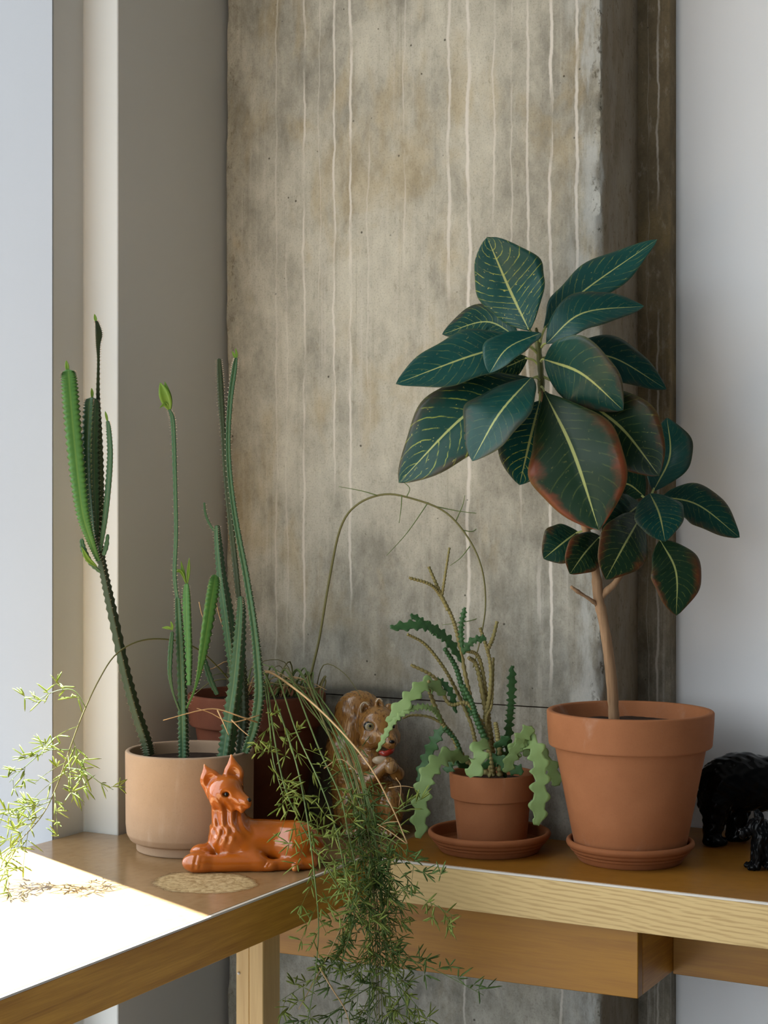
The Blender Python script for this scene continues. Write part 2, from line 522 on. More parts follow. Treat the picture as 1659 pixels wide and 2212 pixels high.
def mat_glaze(name, a, b, rough=.12, fur=0.0, furdir=(60, 60, 14), coat=.6, dark=None, hi=None, spec=.5):
    t = NT(name); v = t.co('Object')
    f = t.noise(v, 24, 4)
    c = t.mix(f, a, b)
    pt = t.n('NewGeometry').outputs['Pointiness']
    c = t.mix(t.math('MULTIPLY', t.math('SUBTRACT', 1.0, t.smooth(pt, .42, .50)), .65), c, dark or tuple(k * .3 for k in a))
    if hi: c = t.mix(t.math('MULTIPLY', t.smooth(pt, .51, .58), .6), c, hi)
    if fur:
        g = t.noise(t.mapping(v, furdir), 3.0, 2, .5, .6)
        c = t.mix(t.math('MULTIPLY', t.smooth(g, .52, .66), .65), c, dark or tuple(k * .3 for k in a))
        t.bump(g, fur, .004)
    return t.done(c, rough, spec, Coat_Weight=coat, Coat_Roughness=.05)

M['croton'] = mat_croton()
M['bark'] = mat_wood('croton bark', (.40, .25, .14), (.20, .115, .06), 'z', 1.0, .8, .2)
M['green_stem'] = mat_leafy('young green stem', (.07, .10, .025), (.16, .15, .05), .05)
M['soil'] = mat_terracotta('potting soil', (.045, .025, .014), (.015, .009, .006), (.10, .07, .05), .4, .95)
M['cactus'] = mat_cactus('cactus skin', (.030, .088, .040), (.055, .13, .056), (.19, .24, .09))
M['cactus_dark'] = mat_cactus('dark cactus skin', (.022, .040, .018), (.045, .062, .026), (.05, .08, .03))  # darker, duller skin for some of the columns
M['cactus_lime'] = mat_cactus('young cactus skin', (.045, .15, .03), (.08, .21, .045), (.17, .30, .06))
M['spine'] = NT('cactus spine').done((.62, .52, .40), .6)
M['sprout'] = mat_leafy('cactus sprout', (.20, .38, .05), (.30, .46, .08), .4)
M['fish'] = mat_leafy('fishbone cactus', (.21, .33, .10), (.30, .42, .16), .22, .5)
M['fish_dark'] = mat_leafy('dark fishbone cactus', (.030, .095, .030), (.06, .15, .045), .12, .5)
M['fish_stem'] = mat_leafy('woody fishbone stem', (.20, .19, .06), (.34, .26, .10), .05, .7, 90)
M['fern'] = mat_leafy('fern leaflets', (.22, .31, .055), (.38, .43, .10), .4, .5)
M['fern_deep'] = mat_leafy('deep green fern leaflets', (.085, .17, .035), (.18, .27, .07), .35, .5)  # deeper green leaflets, mixed in among the lighter ones
M['fern_stem'] = mat_leafy('fern stem', (.11, .19, .05), (.20, .26, .08), .1, .5)
M['fern_wood'] = mat_leafy('older fern stem', (.15, .14, .05), (.22, .20, .07), .0, .6)
M['dry'] = mat_leafy('dry fern stem', (.50, .30, .13), (.62, .42, .21), .1, .6)
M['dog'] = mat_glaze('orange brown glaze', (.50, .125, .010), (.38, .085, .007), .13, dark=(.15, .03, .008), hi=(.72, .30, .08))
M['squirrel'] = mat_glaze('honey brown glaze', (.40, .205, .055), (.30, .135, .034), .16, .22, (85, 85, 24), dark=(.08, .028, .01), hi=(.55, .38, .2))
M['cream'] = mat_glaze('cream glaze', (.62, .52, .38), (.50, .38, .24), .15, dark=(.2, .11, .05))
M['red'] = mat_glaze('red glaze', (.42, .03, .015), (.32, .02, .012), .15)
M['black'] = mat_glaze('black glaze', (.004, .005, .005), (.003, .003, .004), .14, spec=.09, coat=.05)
M['ink'] = NT('black paint').done((.006, .006, .007), .12)
M['iris'] = NT('olive eye paint').done((.24, .21, .08), .1)
M['eye_white'] = NT('eye ring paint').done((.42, .36, .26), .12)

# ------------------------------------------------------------------ the room
BF = 2.40                 # front of the concrete column
WL, WIN, JB = -1.616, -1.685, 2.017      # pier face, window plane, window jamb
CEIL = 3.3
def structure(o):
    o['kind'] = 'structure'; return o

structure(obj('floor', *box(-2.6, 2.8, -3.4, 3.0, -.1, 0), M['floor'], smooth=False))
structure(obj('ceiling', *box(-1.9, 2.8, -3.4, 3.0, CEIL, CEIL + .12), M['room'], smooth=False))
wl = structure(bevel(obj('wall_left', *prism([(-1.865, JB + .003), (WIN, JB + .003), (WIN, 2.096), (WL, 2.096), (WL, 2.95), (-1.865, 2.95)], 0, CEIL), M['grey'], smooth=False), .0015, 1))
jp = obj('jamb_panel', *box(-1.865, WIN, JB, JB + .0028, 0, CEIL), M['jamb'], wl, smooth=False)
structure(obj('wall_back', *box(-.95, 2.8, 2.60, 2.75, 0, CEIL), M['white'], smooth=False))
structure(obj('wall_right', *box(2.7, 2.85, -3.4, 2.75, 0, CEIL), M['far'], smooth=False))
structure(obj('unseen_rear_wall', *prism([(-.2, -3.5), (2.85, -3.5), (2.85, -3.35), (-.2, -3.35)], 0, CEIL), M['far'], smooth=False))  # unseen wall behind the camera, solid part sized to block light from the right
sl = obj('unseen_rear_sill', *box(-1.9, -.202, -3.5, -3.35, 0, .75), M['far'], bpy.data.objects['unseen_rear_wall'], smooth=False)
w2 = structure(obj('rear_light_opening', *box(-1.9, -.202, -3.5, -3.35, CEIL - .14, CEIL), M['room'], smooth=False))  # head of an unseen rear opening, added to light the room from behind
for xx in (-1.05,):
    obj('mullion', *box(xx - .03, xx + .03, -3.46, -3.40, .75, CEIL - .14), M['room'], w2, smooth=False)

# concrete column with chipped arrises, in two pours with a joint between them
random.seed(4)
def px_a(x, b):           # where the line of sight through column x meets the plane y = b
    t = (x - CX) / FPX
    return (-SN + CS * t) / (CS + SN * t) * b
AL, AR = px_a(485, BF), px_a(1300, BF)
DR = []
for (px, w, ya, yb, a) in [(597, 4, 1500, -60, .35), (657, 5, 1450, -60, .75), (722, 5, 1100, -60, .8), (757, 6, 1350, -60, .85), (795, 4, 900, 200, .35),
                           (873, 4, 700, -60, .35), (970, 7, 700, -60, .75), (1012, 8, 1480, -60, .95), (1067, 5, 520, -60, .6), (1105, 4, 900, -60, .45),
                           (1140, 6, 1050, -60, .75), (1190, 7, 1530, -60, 1.0), (1246, 7, 1200, -60, .9), (1165, 10, 2300, 1180, .5), (1125, 5, 1200, 600, .4),
                           (690, 3, 900, -60, .3), (620, 3, 1400, 500, .3), (840, 4, 2300, 1900, .5), (1215, 6, 2300, 1950, .6), (1005, 5, 2300, 1960, .5)]:
    D = BF / (CS + SN * (px - CX) / FPX)
    z = lambda y: CAMZ - (y - CY) / FPX * D
    DR.append((px_a(px, BF), w * D / FPX, z(ya), z(yb), a))
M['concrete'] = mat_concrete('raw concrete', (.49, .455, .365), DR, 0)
S2 = []
for (px, w, ya, yb, a) in [(1318, 4, 1400, -60, .35), (1336, 4, 900, -60, .45)]:
    pass
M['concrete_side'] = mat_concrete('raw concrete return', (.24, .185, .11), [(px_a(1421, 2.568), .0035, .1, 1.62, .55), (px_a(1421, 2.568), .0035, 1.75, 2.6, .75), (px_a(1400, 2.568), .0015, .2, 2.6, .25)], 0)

def column_face(name, z0, z1, a0, a1, b0, b1, mat, seed):
    """a block whose front and side arrises are nibbled; front at b0, back at b1"""
    rng = np.random.default_rng(seed)
    nz = max(6, int((z1 - z0) / .006))
    zs = np.linspace(z0, z1, nz)
    def chip(amp):
        n = np.zeros(nz)
        for k in (6, 3, 1.5, .7):
            q = np.interp(zs, np.arange(z0 - .1, z1 + .1, .012 * k), rng.normal(0, 1, len(np.arange(z0 - .1, z1 + .1, .012 * k))))
            n += q * k ** .6
        return np.clip(n / 4, -1.2, 2.5) * amp
    eL, eR = chip(.0016), np.abs(chip(.0042))
    cols = []                                  # ring of points at each height
    for i, z in enumerate(zs):
        l = a0 + eL[i] + .001; r = a1 - eR[i]
        cols.append([(a0, b1, z), (a0, b0 + .010 + abs(eL[i]), z), (l + .004, b0 + .0015, z), (l + .011, b0, z), (.5 * (a0 + a1), b0, z),
                     (r - .010, b0, z), (r - .002, b0 + .001 + eR[i] * .6, z), (a1, b0 + .007 + eR[i] * 1.6, z), (a1, b1, z)])
    V = [p for c in cols for p in c]; k = 9
    F = [[i * k + j, i * k + (j + 1) % k, (i + 1) * k + (j + 1) % k, (i + 1) * k + j] for i in range(nz - 1) for j in range(k)]
    F.append(list(range(k))[::-1]); F.append([(nz - 1) * k + j for j in range(k)])
    return obj(name, V, F, mat, sharp=40)

zj = CAMZ - (1517 - CY) / FPX * 2.66
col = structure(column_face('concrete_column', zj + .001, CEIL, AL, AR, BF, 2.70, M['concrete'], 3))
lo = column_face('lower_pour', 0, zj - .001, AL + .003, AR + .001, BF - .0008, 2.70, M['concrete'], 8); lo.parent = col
jn = obj('joint', *box(AL + .008, AR - .008, BF + .004, 2.69, zj - .004, zj + .004), M['soil'], smooth=False); jn.parent = col
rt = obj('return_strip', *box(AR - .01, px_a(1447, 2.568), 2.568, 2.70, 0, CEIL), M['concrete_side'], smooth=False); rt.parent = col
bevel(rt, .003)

# window: floor-to-ceiling opening along the left side, head beam and two white mullions outside the frame
w1 = structure(obj('window_1', *box(-1.865, WIN, -3.4, JB, CEIL - .14, CEIL), M['white'], smooth=False))
for y0 in (-1.6,):
    q = obj('mullion', *box(-1.75, -1.69, y0 - .03, y0 + .03, 0, CEIL - .14), M['white'], w1, smooth=False)

# ------------------------------------------------------------------ the two desks
DA, DB, TH_ = -1.189, 2.145, .062        # inner edges of the L, thickness
sp = on_desk(441, 1906)
M['top_left'] = mat_top('varnished top', 'y', (sp.x, sp.y, .079, .066), ((.25, .150, .066), (.32, .205, .10)))
M['top_right'] = mat_top('varnished top along wall', 'x')
d1 = empty('desk', (-1.43, .8, 0), 'wooden desk along the window at left, sunlit top with a pale round water mark', 'desk')
o = obj('tabletop', *prism([(WIN + .004, -.4), (DA, -.4), (DA, BF - .006), (WL + .004, BF - .006), (WL + .004, 2.092), (WIN + .004, 2.092)], TOP - TH_ + .002, TOP), M['top_left'], d1, smooth=False)
bevel(o, .0012, 1)
bevel(obj('edge_band', *box(DA, DA + .005, -.4, DB - .001, TOP - TH_, TOP - .003), M['oak_y'], d1, smooth=False), .0008, 1)
obj('edge_strip', *box(DA + .0002, DA + .0052, -.4, DB - .001, TOP - .003, TOP - .0002), M['strip'], d1, smooth=False)
def leg_at(xl, xm, xr, a_face, name='leg'):
    tl = (xm - CX) / FPX; rb = (-SN + CS * tl, CS + SN * tl)
    b = rb[1] / rb[0] * a_face
    a0 = px_a(xl, b)
    t2 = (xr - CX) / FPX; r2 = (-SN + CS * t2, CS + SN * t2)
    b1 = r2[1] / r2[0] * a_face
    return a0, b, b1
a0, b0, b1 = leg_at(509, 568, 605, DA - .012)
am = px_a(538, b0)
lg = bevel(obj('leg', *box(am, DA - .012, b0, b1, 0, TOP - TH_), M['oak_z'], d1, smooth=False), .001, 1)
lg2 = bevel(obj('leg', *box(a0, am - .0006, b0 + .001, b1, 0, TOP - TH_), M['oak_z'], d1, smooth=False), .001, 1)
for yy in (-.35, ):
    bevel(obj('leg', *box(a0, DA - .012, yy, yy + .05, 0, TOP - TH_), M['oak_z'], d1, smooth=False), .001, 1)
    bevel(obj('leg', *box(WIN + .02, WIN + .08, yy, yy + .05, 0, TOP - TH_), M['oak_z'], d1, smooth=False), .001, 1)
pd = obj('screw_cap', *sphere(P(516, 2102, (b0 + .0008) / (CS + SN * (516 - CX) / FPX)), .0022, 8), M['strip'], lg2)

d2 = empty('desk', (-.4, 2.35, 0), 'wooden desk against the concrete column and white wall, pale ash front edge', 'desk')
AW = px_a(1447, 2.568)
bk = 2.595
o = obj('tabletop', *prism([(DA + .0008, DB), (.9, DB), (.9, bk), (AW + .006, bk), (AW + .006, 2.56), (AR + .006, 2.56), (AR + .006, BF - .006), (DA + .0008, BF - .006)], TOP - TH_ + .002, TOP), M['top_right'], d2, smooth=False)
bevel(o, .0012, 1)
bevel(obj('edge_band', *box(DA + .0056, .9, DB - .005, DB, TOP - TH_, TOP - .003), M['ash'], d2, smooth=False), .0008, 1)
obj('edge_strip', *box(DA + .0056, .9, DB - .0052, DB - .0002, TOP - .003, TOP - .0002), M['strip'], d2, smooth=False)
# deep apron box under the corner, with its end face, then a shallow apron set back
ab = DB + .035
aR = px_a(1378, ab)
t3 = (1462 - CX) / FPX; abk = (CS + SN * t3) / (-SN + CS * t3) * aR
zb = lambda x, y, b: CAMZ - (y - CY) / FPX * (b / (CS + SN * (x - CX) / FPX))
zl, zr = zb(605, 2059, ab), zb(1378, 2158, ab)
aLft = DA - .25
zll = zr + (zl - zr) * (aR - aLft) / (aR - px_a(605, ab))
V = [(aLft, ab, zll), (aR, ab, zr), (aR, ab + .02, zr), (aLft, ab + .02, zll), (aLft, ab, TOP - TH_), (aR, ab, TOP - TH_), (aR, ab + .02, TOP - TH_), (aLft, ab + .02, TOP - TH_)]
BX = [[3, 2, 1, 0], [4, 5, 6, 7], [0, 1, 5, 4], [1, 2, 6, 5], [2, 3, 7, 6], [3, 0, 4, 7]]
bevel(obj('apron', V, BX, M['oak'], d2, smooth=False), .001, 1)
V = [(aR - .02, ab + .0205, zr), (aR, ab + .0205, zr), (aR, min(abk, BF + .15), zr), (aR - .02, min(abk, BF + .15), zr)]
V = V + [(x, y, TOP - TH_) for x, y, z in V]
if abk > BF - .008:
    for q in V: pass
bevel(obj('apron_end', V, BX, M['oak_y'], d2, smooth=False), .001, 1)
z2a, z2b = zb(1465, 2097, abk), zb(1659, 2123, abk)
aa, ac = aR + .0005, px_a(1659, abk)
zc = z2a + (z2b - z2a) * (.9 - aa) / (ac - aa)
V = [(aa, abk - .02, z2a), (.9, abk - .02, z2a), (.9, abk, z2a), (aa, abk, z2a)]
V = V + [(x, y, TOP - TH_) for x, y, z in V]
bevel(obj('apron', V, BX, M['oak'], d2, smooth=False), .001, 1)
bevel(obj('leg', *box(.80, .86, DB + .03, DB + .09, 0, TOP - TH_), M['oak_z'], d2, smooth=False), .001, 1)

# ------------------------------------------------------------------ pots and saucers
def unit(D): return D / FPX

# big terracotta pot, saucer, croton
D = 2.425; c = spot(1361, D); u = unit(D)
SAUC = [(0, .004), (.074, .004), (.084, .010), (.0872, .027), (.0885, .0305), (.0915, .0318), (.0945, .0300), (.0955, .0262), (.0938, .0222), (.0905, .0200), (.0895, .0170), (.0880, .0150), (.0845, .0135), (.0790, .0035), (.0765, 0), (0, 0)]
V, F = lathe(roundprof(SAUC, .0012, 3)[::-1], c, 80)
tag(obj('saucer', V, F, M['terra_saucer'], loc=c, sharp=50), 'terracotta saucer under the tall croton pot, larger pot standing in it', 'saucer')
cr = empty('potted_croton', c + Vector((0, 0, .0045)), 'croton with big dark green leaves in the large terracotta pot on right desk', 'plant')
r0 = c + Vector((0, 0, .0045))
PB = [(0, .194), (.108, .194), (.1115, .205), (.1145, .2175), (.1165, .2195), (.1225, .2195), (.1243, .2175), (.1236, .200), (.1213, .169), (.1198, .1668), (.1120, .1660), (.1116, .162), (.0800, .003), (.077, 0), (0, 0)]
V, F = lathe(roundprof(PB[1:], .0014, 3), r0, 96)
obj('pot', V, F, M['terra'], cr, sharp=50)
rng = np.random.default_rng(5)
def soil_disc(parent, c, r, z, seed, mat='soil'):
    rg = np.random.default_rng(seed); V = [(c[0], c[1], c[2] + z)]; F = []; nr, ns = 10, 40
    for i in range(1, nr + 1):
        for k in range(ns):
            q = r * i / nr
            V.append((c[0] + q * math.cos(2 * math.pi * k / ns), c[1] + q * math.sin(2 * math.pi * k / ns), c[2] + z + rg.uniform(-.0028, .0028) * (i < nr)))
    for k in range(ns): F.append([0, 1 + k, 1 + (k + 1) % ns])
    for i in range(nr - 1):
        for k in range(ns):
            a, b = 1 + i * ns + k, 1 + i * ns + (k + 1) % ns
            F.append([a, a + ns, b + ns, b])
    return obj('soil', V, F, M[mat], parent)
soil_disc(cr, r0, .1128, .196, 1)

def leaf_grid(spine, w, n0, fold=.18, rip=.0012, pk=.52, q=.72, nl=34, nw=12, wave=0.0, seed=0, skew=0.0, taper=1.0, camber=0.0):
    """an oval leaf sheet round a spine; n0 is the way its upper side faces"""
    rg = random.Random(seed)
    C = catmull(spine, nl); T, _, _ = frames(C)
    pe = math.log(.5) / math.log(pk)
    ts = np.linspace(0, 1, nl)
    prof = np.sin(math.pi * ts ** pe) ** q
    prof = prof * (1 - .28 * ts ** 7)
    prof = np.maximum(prof, .03 * (1 - ts))
    V = []; UV = []; ph = rg.uniform(0, 6)
    for i in range(nl):
        side = np.cross(T[i], n0); side /= np.linalg.norm(side) + 1e-9
        nn = np.cross(side, T[i])
        for j in range(nw + 1):
            s = -1 + 2 * j / nw
            hw = w / 2 * prof[i] * (1 + skew * np.sign(s)) * (1 + wave * .14 * math.sin(ts[i] * 17 + ph + s * 2))
            au = abs(s)
            z = fold * au * hw - camber * au * au * hw + rip * math.sin(2 * math.pi * (13 * ts[i] - 2.6 * au ** 1.2)) * math.sin(math.pi * min(1, au * 1.1)) * prof[i] + wave * .10 * hw * au * math.sin(ts[i] * 13 + ph * 2 + (2 if s > 0 else 0))
            V.append(C[i] + side * s * hw + nn * z); UV.append((.5 + s / 2, ts[i]))
    F = [[i * (nw + 1) + j, i * (nw + 1) + j + 1, (i + 1) * (nw + 1) + j + 1, (i + 1) * (nw + 1) + j] for i in range(nl - 1) for j in range(nw)]
    return np.array(V), F, np.array(UV)

def croton_leaf(base, mid, tip, w, stem, D0=2.425, tilt=(0, 0), roll=0, red=.1, yel=.3, fold=.18, pk=.52, q=.70, seed=1, wave=.28, skew=0.0):
    """base, mid, tip: (x, y, nearness) with w the width seen; roll turns the blade about its midrib"""
    pts = [np.array(P(x, y, D0 - d)) for x, y, d in (base, mid, tip)]
    view = np.array((0, 0, CAMZ)) - pts[1]; view /= np.linalg.norm(view)
    t = pts[2] - pts[0]; t /= np.linalg.norm(t)
    v0 = view - t * np.dot(view, t); v0 /= np.linalg.norm(v0)
    n0 = view + np.array(RIGHT) * tilt[0] + np.array((0, 0, tilt[1]))
    n0 = n0 - t * np.dot(n0, t); n0 /= np.linalg.norm(n0)
    a = math.acos(max(-1, min(1, float(np.dot(n0, v0)))))
    wm = 1.08 * w * (D0 - mid[2]) / FPX / max(.35, abs(math.cos(a)))
    V, F, UV = leaf_grid(pts, wm, n0, fold, .0017, pk, q, wave=wave, seed=seed, skew=skew, camber=.10)
    m = MB().add(V, F, UV)
    s0 = np.array(P(stem[0], stem[1], D0 - stem[2]))
    pv, pf = tube(catmull([s0, (s0 * .45 + pts[0] * .55) + np.array((0, 0, .002)), pts[0] + t * .004], 7), [.0022, .002, .0018, .0017, .0017, .0017, .0016], 6)
    m.add(pv, pf, np.tile((.5, .02), (len(pv), 1)))
    o = m.build('leaf', M['croton'], cr, uv=True)
    o.color = (red, yel, (seed * .377) % 1, 1)
    so = o.modifiers.new('solidify', 'SOLIDIFY'); so.thickness = .0007; so.offset = -1
    return o

LV = [ # base, midrib middle, tip, width seen, where the stalk leaves the stem, options
 ((1143, 714, .02), (1099, 622, .01), (1052, 512, .03), 142, (1163, 742, 0), dict(tilt=(-.3,.0), yel=.8, red=.05, pk=.57, q=.62, roll=12, skew=.14)),
 ((1175, 708, .0), (1262, 628, -.02), (1420, 517, -.03), 80, (1166, 748, 0), dict(tilt=(-.35,.55), yel=.35, red=.05, roll=-38, wave=.5, pk=.55)),
 ((1180, 742, .02), (1258, 677, .03), (1391, 661, .02), 74, (1168, 752, 0), dict(tilt=(-.3,.6), yel=.2, red=.15, roll=30, fold=.3)),
 ((1118, 728, -.04), (1050, 695, -.07), (955, 722, -.08), 72, (1160, 760, -.02), dict(tilt=(-.3,.5), yel=.5, red=.25, roll=30)),
 ((1130, 742, .01), (1020, 768, .03), (855, 829, .04), 100, (1163, 765, 0), dict(tilt=(-.55,.5), yel=.25, red=.05, roll=-30, wave=.4, q=.66)),
 ((1140, 772, -.02), (1085, 795, -.02), (1000, 812, -.02), 56, (1165, 790, -.01), dict(tilt=(-.2,.2), yel=.9, red=.4)),
 ((1168, 719, .04), (1097, 752, .075), (1057, 806, .09), 62, (1166, 740, 0), dict(tilt=(-.6,.6), yel=.12, red=.02, roll=38, fold=.3)),
 ((1150, 818, .0), (1010, 893, .05), (861, 1043, .05), 150, (1167, 815, 0), dict(tilt=(-.45,.3), yel=.75, red=.30, wave=.4, q=.66, roll=8)),
 ((1148, 815, .04), (1078, 895, .085), (1020, 996, .09), 112, (1167, 822, 0), dict(tilt=(-.75,.3), yel=.12, red=.22, roll=-16, skew=.08)),
 ((1166, 866, .01), (1146, 945, .03), (1122, 1048, .03), 136, (1168, 842, 0), dict(tilt=(.1,-.35), yel=1.0, red=.20, q=.7, pk=.56)),
 ((1176, 846, .05), (1238, 975, .10), (1294, 1146, .11), 196, (1169, 835, 0), dict(tilt=(.15,-.65), yel=.12, red=1.0, q=.74, pk=.60)),
 ((1176, 776, .04), (1258, 808, .085), (1346, 886, .09), 132, (1168, 782, 0), dict(tilt=(.15,-.6), yel=.16, red=.30, q=.66, pk=.48, roll=6)),
 ((1218, 768, -.03), (1322, 772, -.06), (1440, 841, -.07), 82, (1167, 775, 0), dict(tilt=(.2,.3), yel=.2, red=.2, roll=24, fold=.1)),
 ((1262, 862, .03), (1346, 928, .06), (1424, 1028, .06), 146, (1170, 812, 0), dict(tilt=(.25,-.6), yel=.2, red=.5, roll=-8, pk=.52)),
]
for k, (b, m_, t_, w, st, kw) in enumerate(LV):
    croton_leaf(b, m_, t_, w, st, seed=k + 1, **kw)
LV2 = [
 ((1412, 1060, -.03), (1447, 985, -.06), (1441, 902, -.07), 92, (1402, 1085, 0), dict(tilt=(-.3,.1), yel=.1, red=.2, roll=-14)),
 ((1392, 1072, -.02), (1352, 1045, -.03), (1302, 1060, -.03), 80, (1400, 1092, 0), dict(tilt=(0,.2), yel=.25, red=.4)),
 ((1432, 1072, -.01), (1510, 1092, -.01), (1598, 1161, -.01), 78, (1403, 1092, 0), dict(tilt=(.2,.3), yel=.25, red=.3, roll=14, q=.66)),
 ((1404, 1066, .03), (1424, 1110, .06), (1437, 1170, .06), 98, (1403, 1088, 0), dict(tilt=(.3,-.3), yel=.3, red=.15)),
 ((1426, 1166, .02), (1460, 1235, .04), (1461, 1330, .03), 100, (1402, 1110, 0), dict(tilt=(.35,-.3), yel=.2, red=.7, roll=8)),
 ((1248, 1148, .01), (1214, 1174, .02), (1174, 1207, .02), 84, (1392, 1120, 0), dict(tilt=(0,-.1), yel=.25, red=.4)),
 ((1296, 1158, .03), (1262, 1196, .05), (1231, 1240, .05), 78, (1394, 1125, 0), dict(tilt=(.2,-.4), yel=.3, red=.8)),
 ((1386, 1112, .03), (1348, 1178, .06), (1308, 1252, .06), 104, (1398, 1112, 0), dict(tilt=(.3,-.4), yel=.3, red=.65)),
 ((1384, 1088, .02), (1350, 1115, .04), (1300, 1150, .05), 90, (1399, 1100, 0), dict(tilt=(.1,-.2), yel=.2, red=.4)),
]
for k, (b, m_, t_, w, st, kw) in enumerate(LV2):
    croton_leaf(b, m_, t_, w, st, D0=2.45, seed=k + 31, **kw)
rg = random.Random(2)
def stemtube(parent, name, pts, mat, D0, n=24, sides=10, rough=.06, seed=0):
    """pts: (x, y, nearness, width seen)"""
    A = np.array([list(P(x, y, D0 - d)) + [w * (D0 - d) / FPX / 2] for x, y, d, w in pts])
    B = catmull(A, n); q = np.random.default_rng(seed)
    V, F = tube(B[:, :3], np.maximum(B[:, 3] * (1 + q.normal(0, rough, n)), .0003), sides)
    return obj(name, V, F, M[mat], parent)
tk = stemtube(cr, 'trunk', [(1327, 1566, 0, 23), (1322, 1480, 0, 24), (1313, 1400, 0, 23), (1302, 1335, 0, 22), (1293, 1290, 0, 24), (1285, 1225, 0, 19), (1262, 1130, -.005, 17), (1215, 990, -.005, 16), (1178, 880, 0, 15), (1169, 845, 0, 15)], 'bark', 2.425, 60, 12, .05, 1)
stemtube(cr, 'trunk', [(1169, 850, 0, 15), (1168, 800, 0, 14), (1163, 750, 0, 13), (1160, 722, 0, 10), (1158, 708, 0, 5)], 'green_stem', 2.425, 20, 10, .10, 4)
stemtube(cr, 'branch', [(1294, 1297, 0, 13), (1312, 1275, .003, 15), (1332, 1255, .003, 13), (1372, 1190, 0, 12), (1402, 1110, -.02, 11), (1404, 1080, -.025, 8)], 'bark', 2.425, 24, 10, .05, 2)
stemtube(cr, 'twig', [(1290, 1306, .0, 12), (1272, 1293, .012, 8), (1250, 1279, .02, 8), (1233, 1267, .024, 7)], 'bark', 2.425, 14, 8, .08, 3)

# small terracotta pot, saucer, fishbone cactus
D = 2.497; c = spot(1057, D)
V, F = lathe([(r * .993, z * .985) for r, z in roundprof(SAUC, .0012, 3)][::-1], c, 80)
tag(obj('saucer', V, F, M['terra_saucer'], loc=c, sharp=50), 'terracotta saucer under the small pot of fishbone cactus', 'saucer')
c2 = spot(1063, D + .005, TOP + .0045)
fc = empty('potted_fishbone_cactus', c2, 'fishbone cactus with zigzag leaves in the small terracotta pot', 'plant')
PS = [(.0575, .100), (.0590, .108), (.0600, .1135), (.0612, .1148), (.0648, .1148), (.0660, .1135), (.0655, .100), (.0640, .0765), (.0630, .0752), (.0592, .0745), (.0588, .072), (.0525, .003), (.0505, 0), (0, 0)]
V, F = lathe(roundprof(PS, .001, 3), c2, 80)
obj('pot', V, F, M['terra'], fc, sharp=50)
soil_disc(fc, c2, .0590, .101, 2)

def fish_leaf(pts, w, D0=2.50, roll=0, seed=0, mat='fish', teeth=None, fold=.12, tw=0):
    """flat zigzag stem segment; pts (x, y, nearness)"""
    A = np.array([list(P(x, y, D0 - d)) for x, y, d in pts])
    L = sum(math.dist(a[:2], b[:2]) for a, b in zip(pts, pts[1:]))
    teeth = teeth or max(3, int(L / (w * .68)))
    n = teeth * 8 + 4
    C = catmull(A, n); T, _, _ = frames(C)
    V = []; nw = 6; UV = []
    wm = w * D0 / FPX
    for i in range(n):
        t = i / (n - 1)
        view = np.array((0, 0, CAMZ)) - C[i]; view /= np.linalg.norm(view)
        n0 = view - T[i] * np.dot(view, T[i]); n0 /= np.linalg.norm(n0) + 1e-9
        a = math.radians(roll + tw * t); bb = np.cross(T[i], n0)
        n1 = n0 * math.cos(a) + bb * math.sin(a)
        side = np.cross(T[i], n1)
        env = min(1, .30 + t * 3.2) * min(1, .35 + (1 - t) * 6)
        for j in range(nw + 1):
            s = -1 + 2 * j / nw
            f = (t * teeth + (.5 if s > 0 else 0)) % 1
            saw = 1 - abs(math.sin(math.pi * f)) ** .65
            hw = wm / 2 * env * (1.10 - .74 * saw)
            shift = T[i] * (wm * .12 * abs(s) * math.cos(math.pi * f))
            V.append(C[i] + side * s * hw + shift * env + n1 * (fold * abs(s) * hw + .0013 * (1 - abs(s)) ** 2)); UV.append((.5 + s / 2, t))
    F = [[i * (nw + 1) + j, i * (nw + 1) + j + 1, (i + 1) * (nw + 1) + j + 1, (i + 1) * (nw + 1) + j] for i in range(n - 1) for j in range(nw)]
    o = obj('leaf', V, F, M[mat], fc)
    so = o.modifiers.new('solidify', 'SOLIDIFY'); so.thickness = .0016; so.offset = 0
    return o

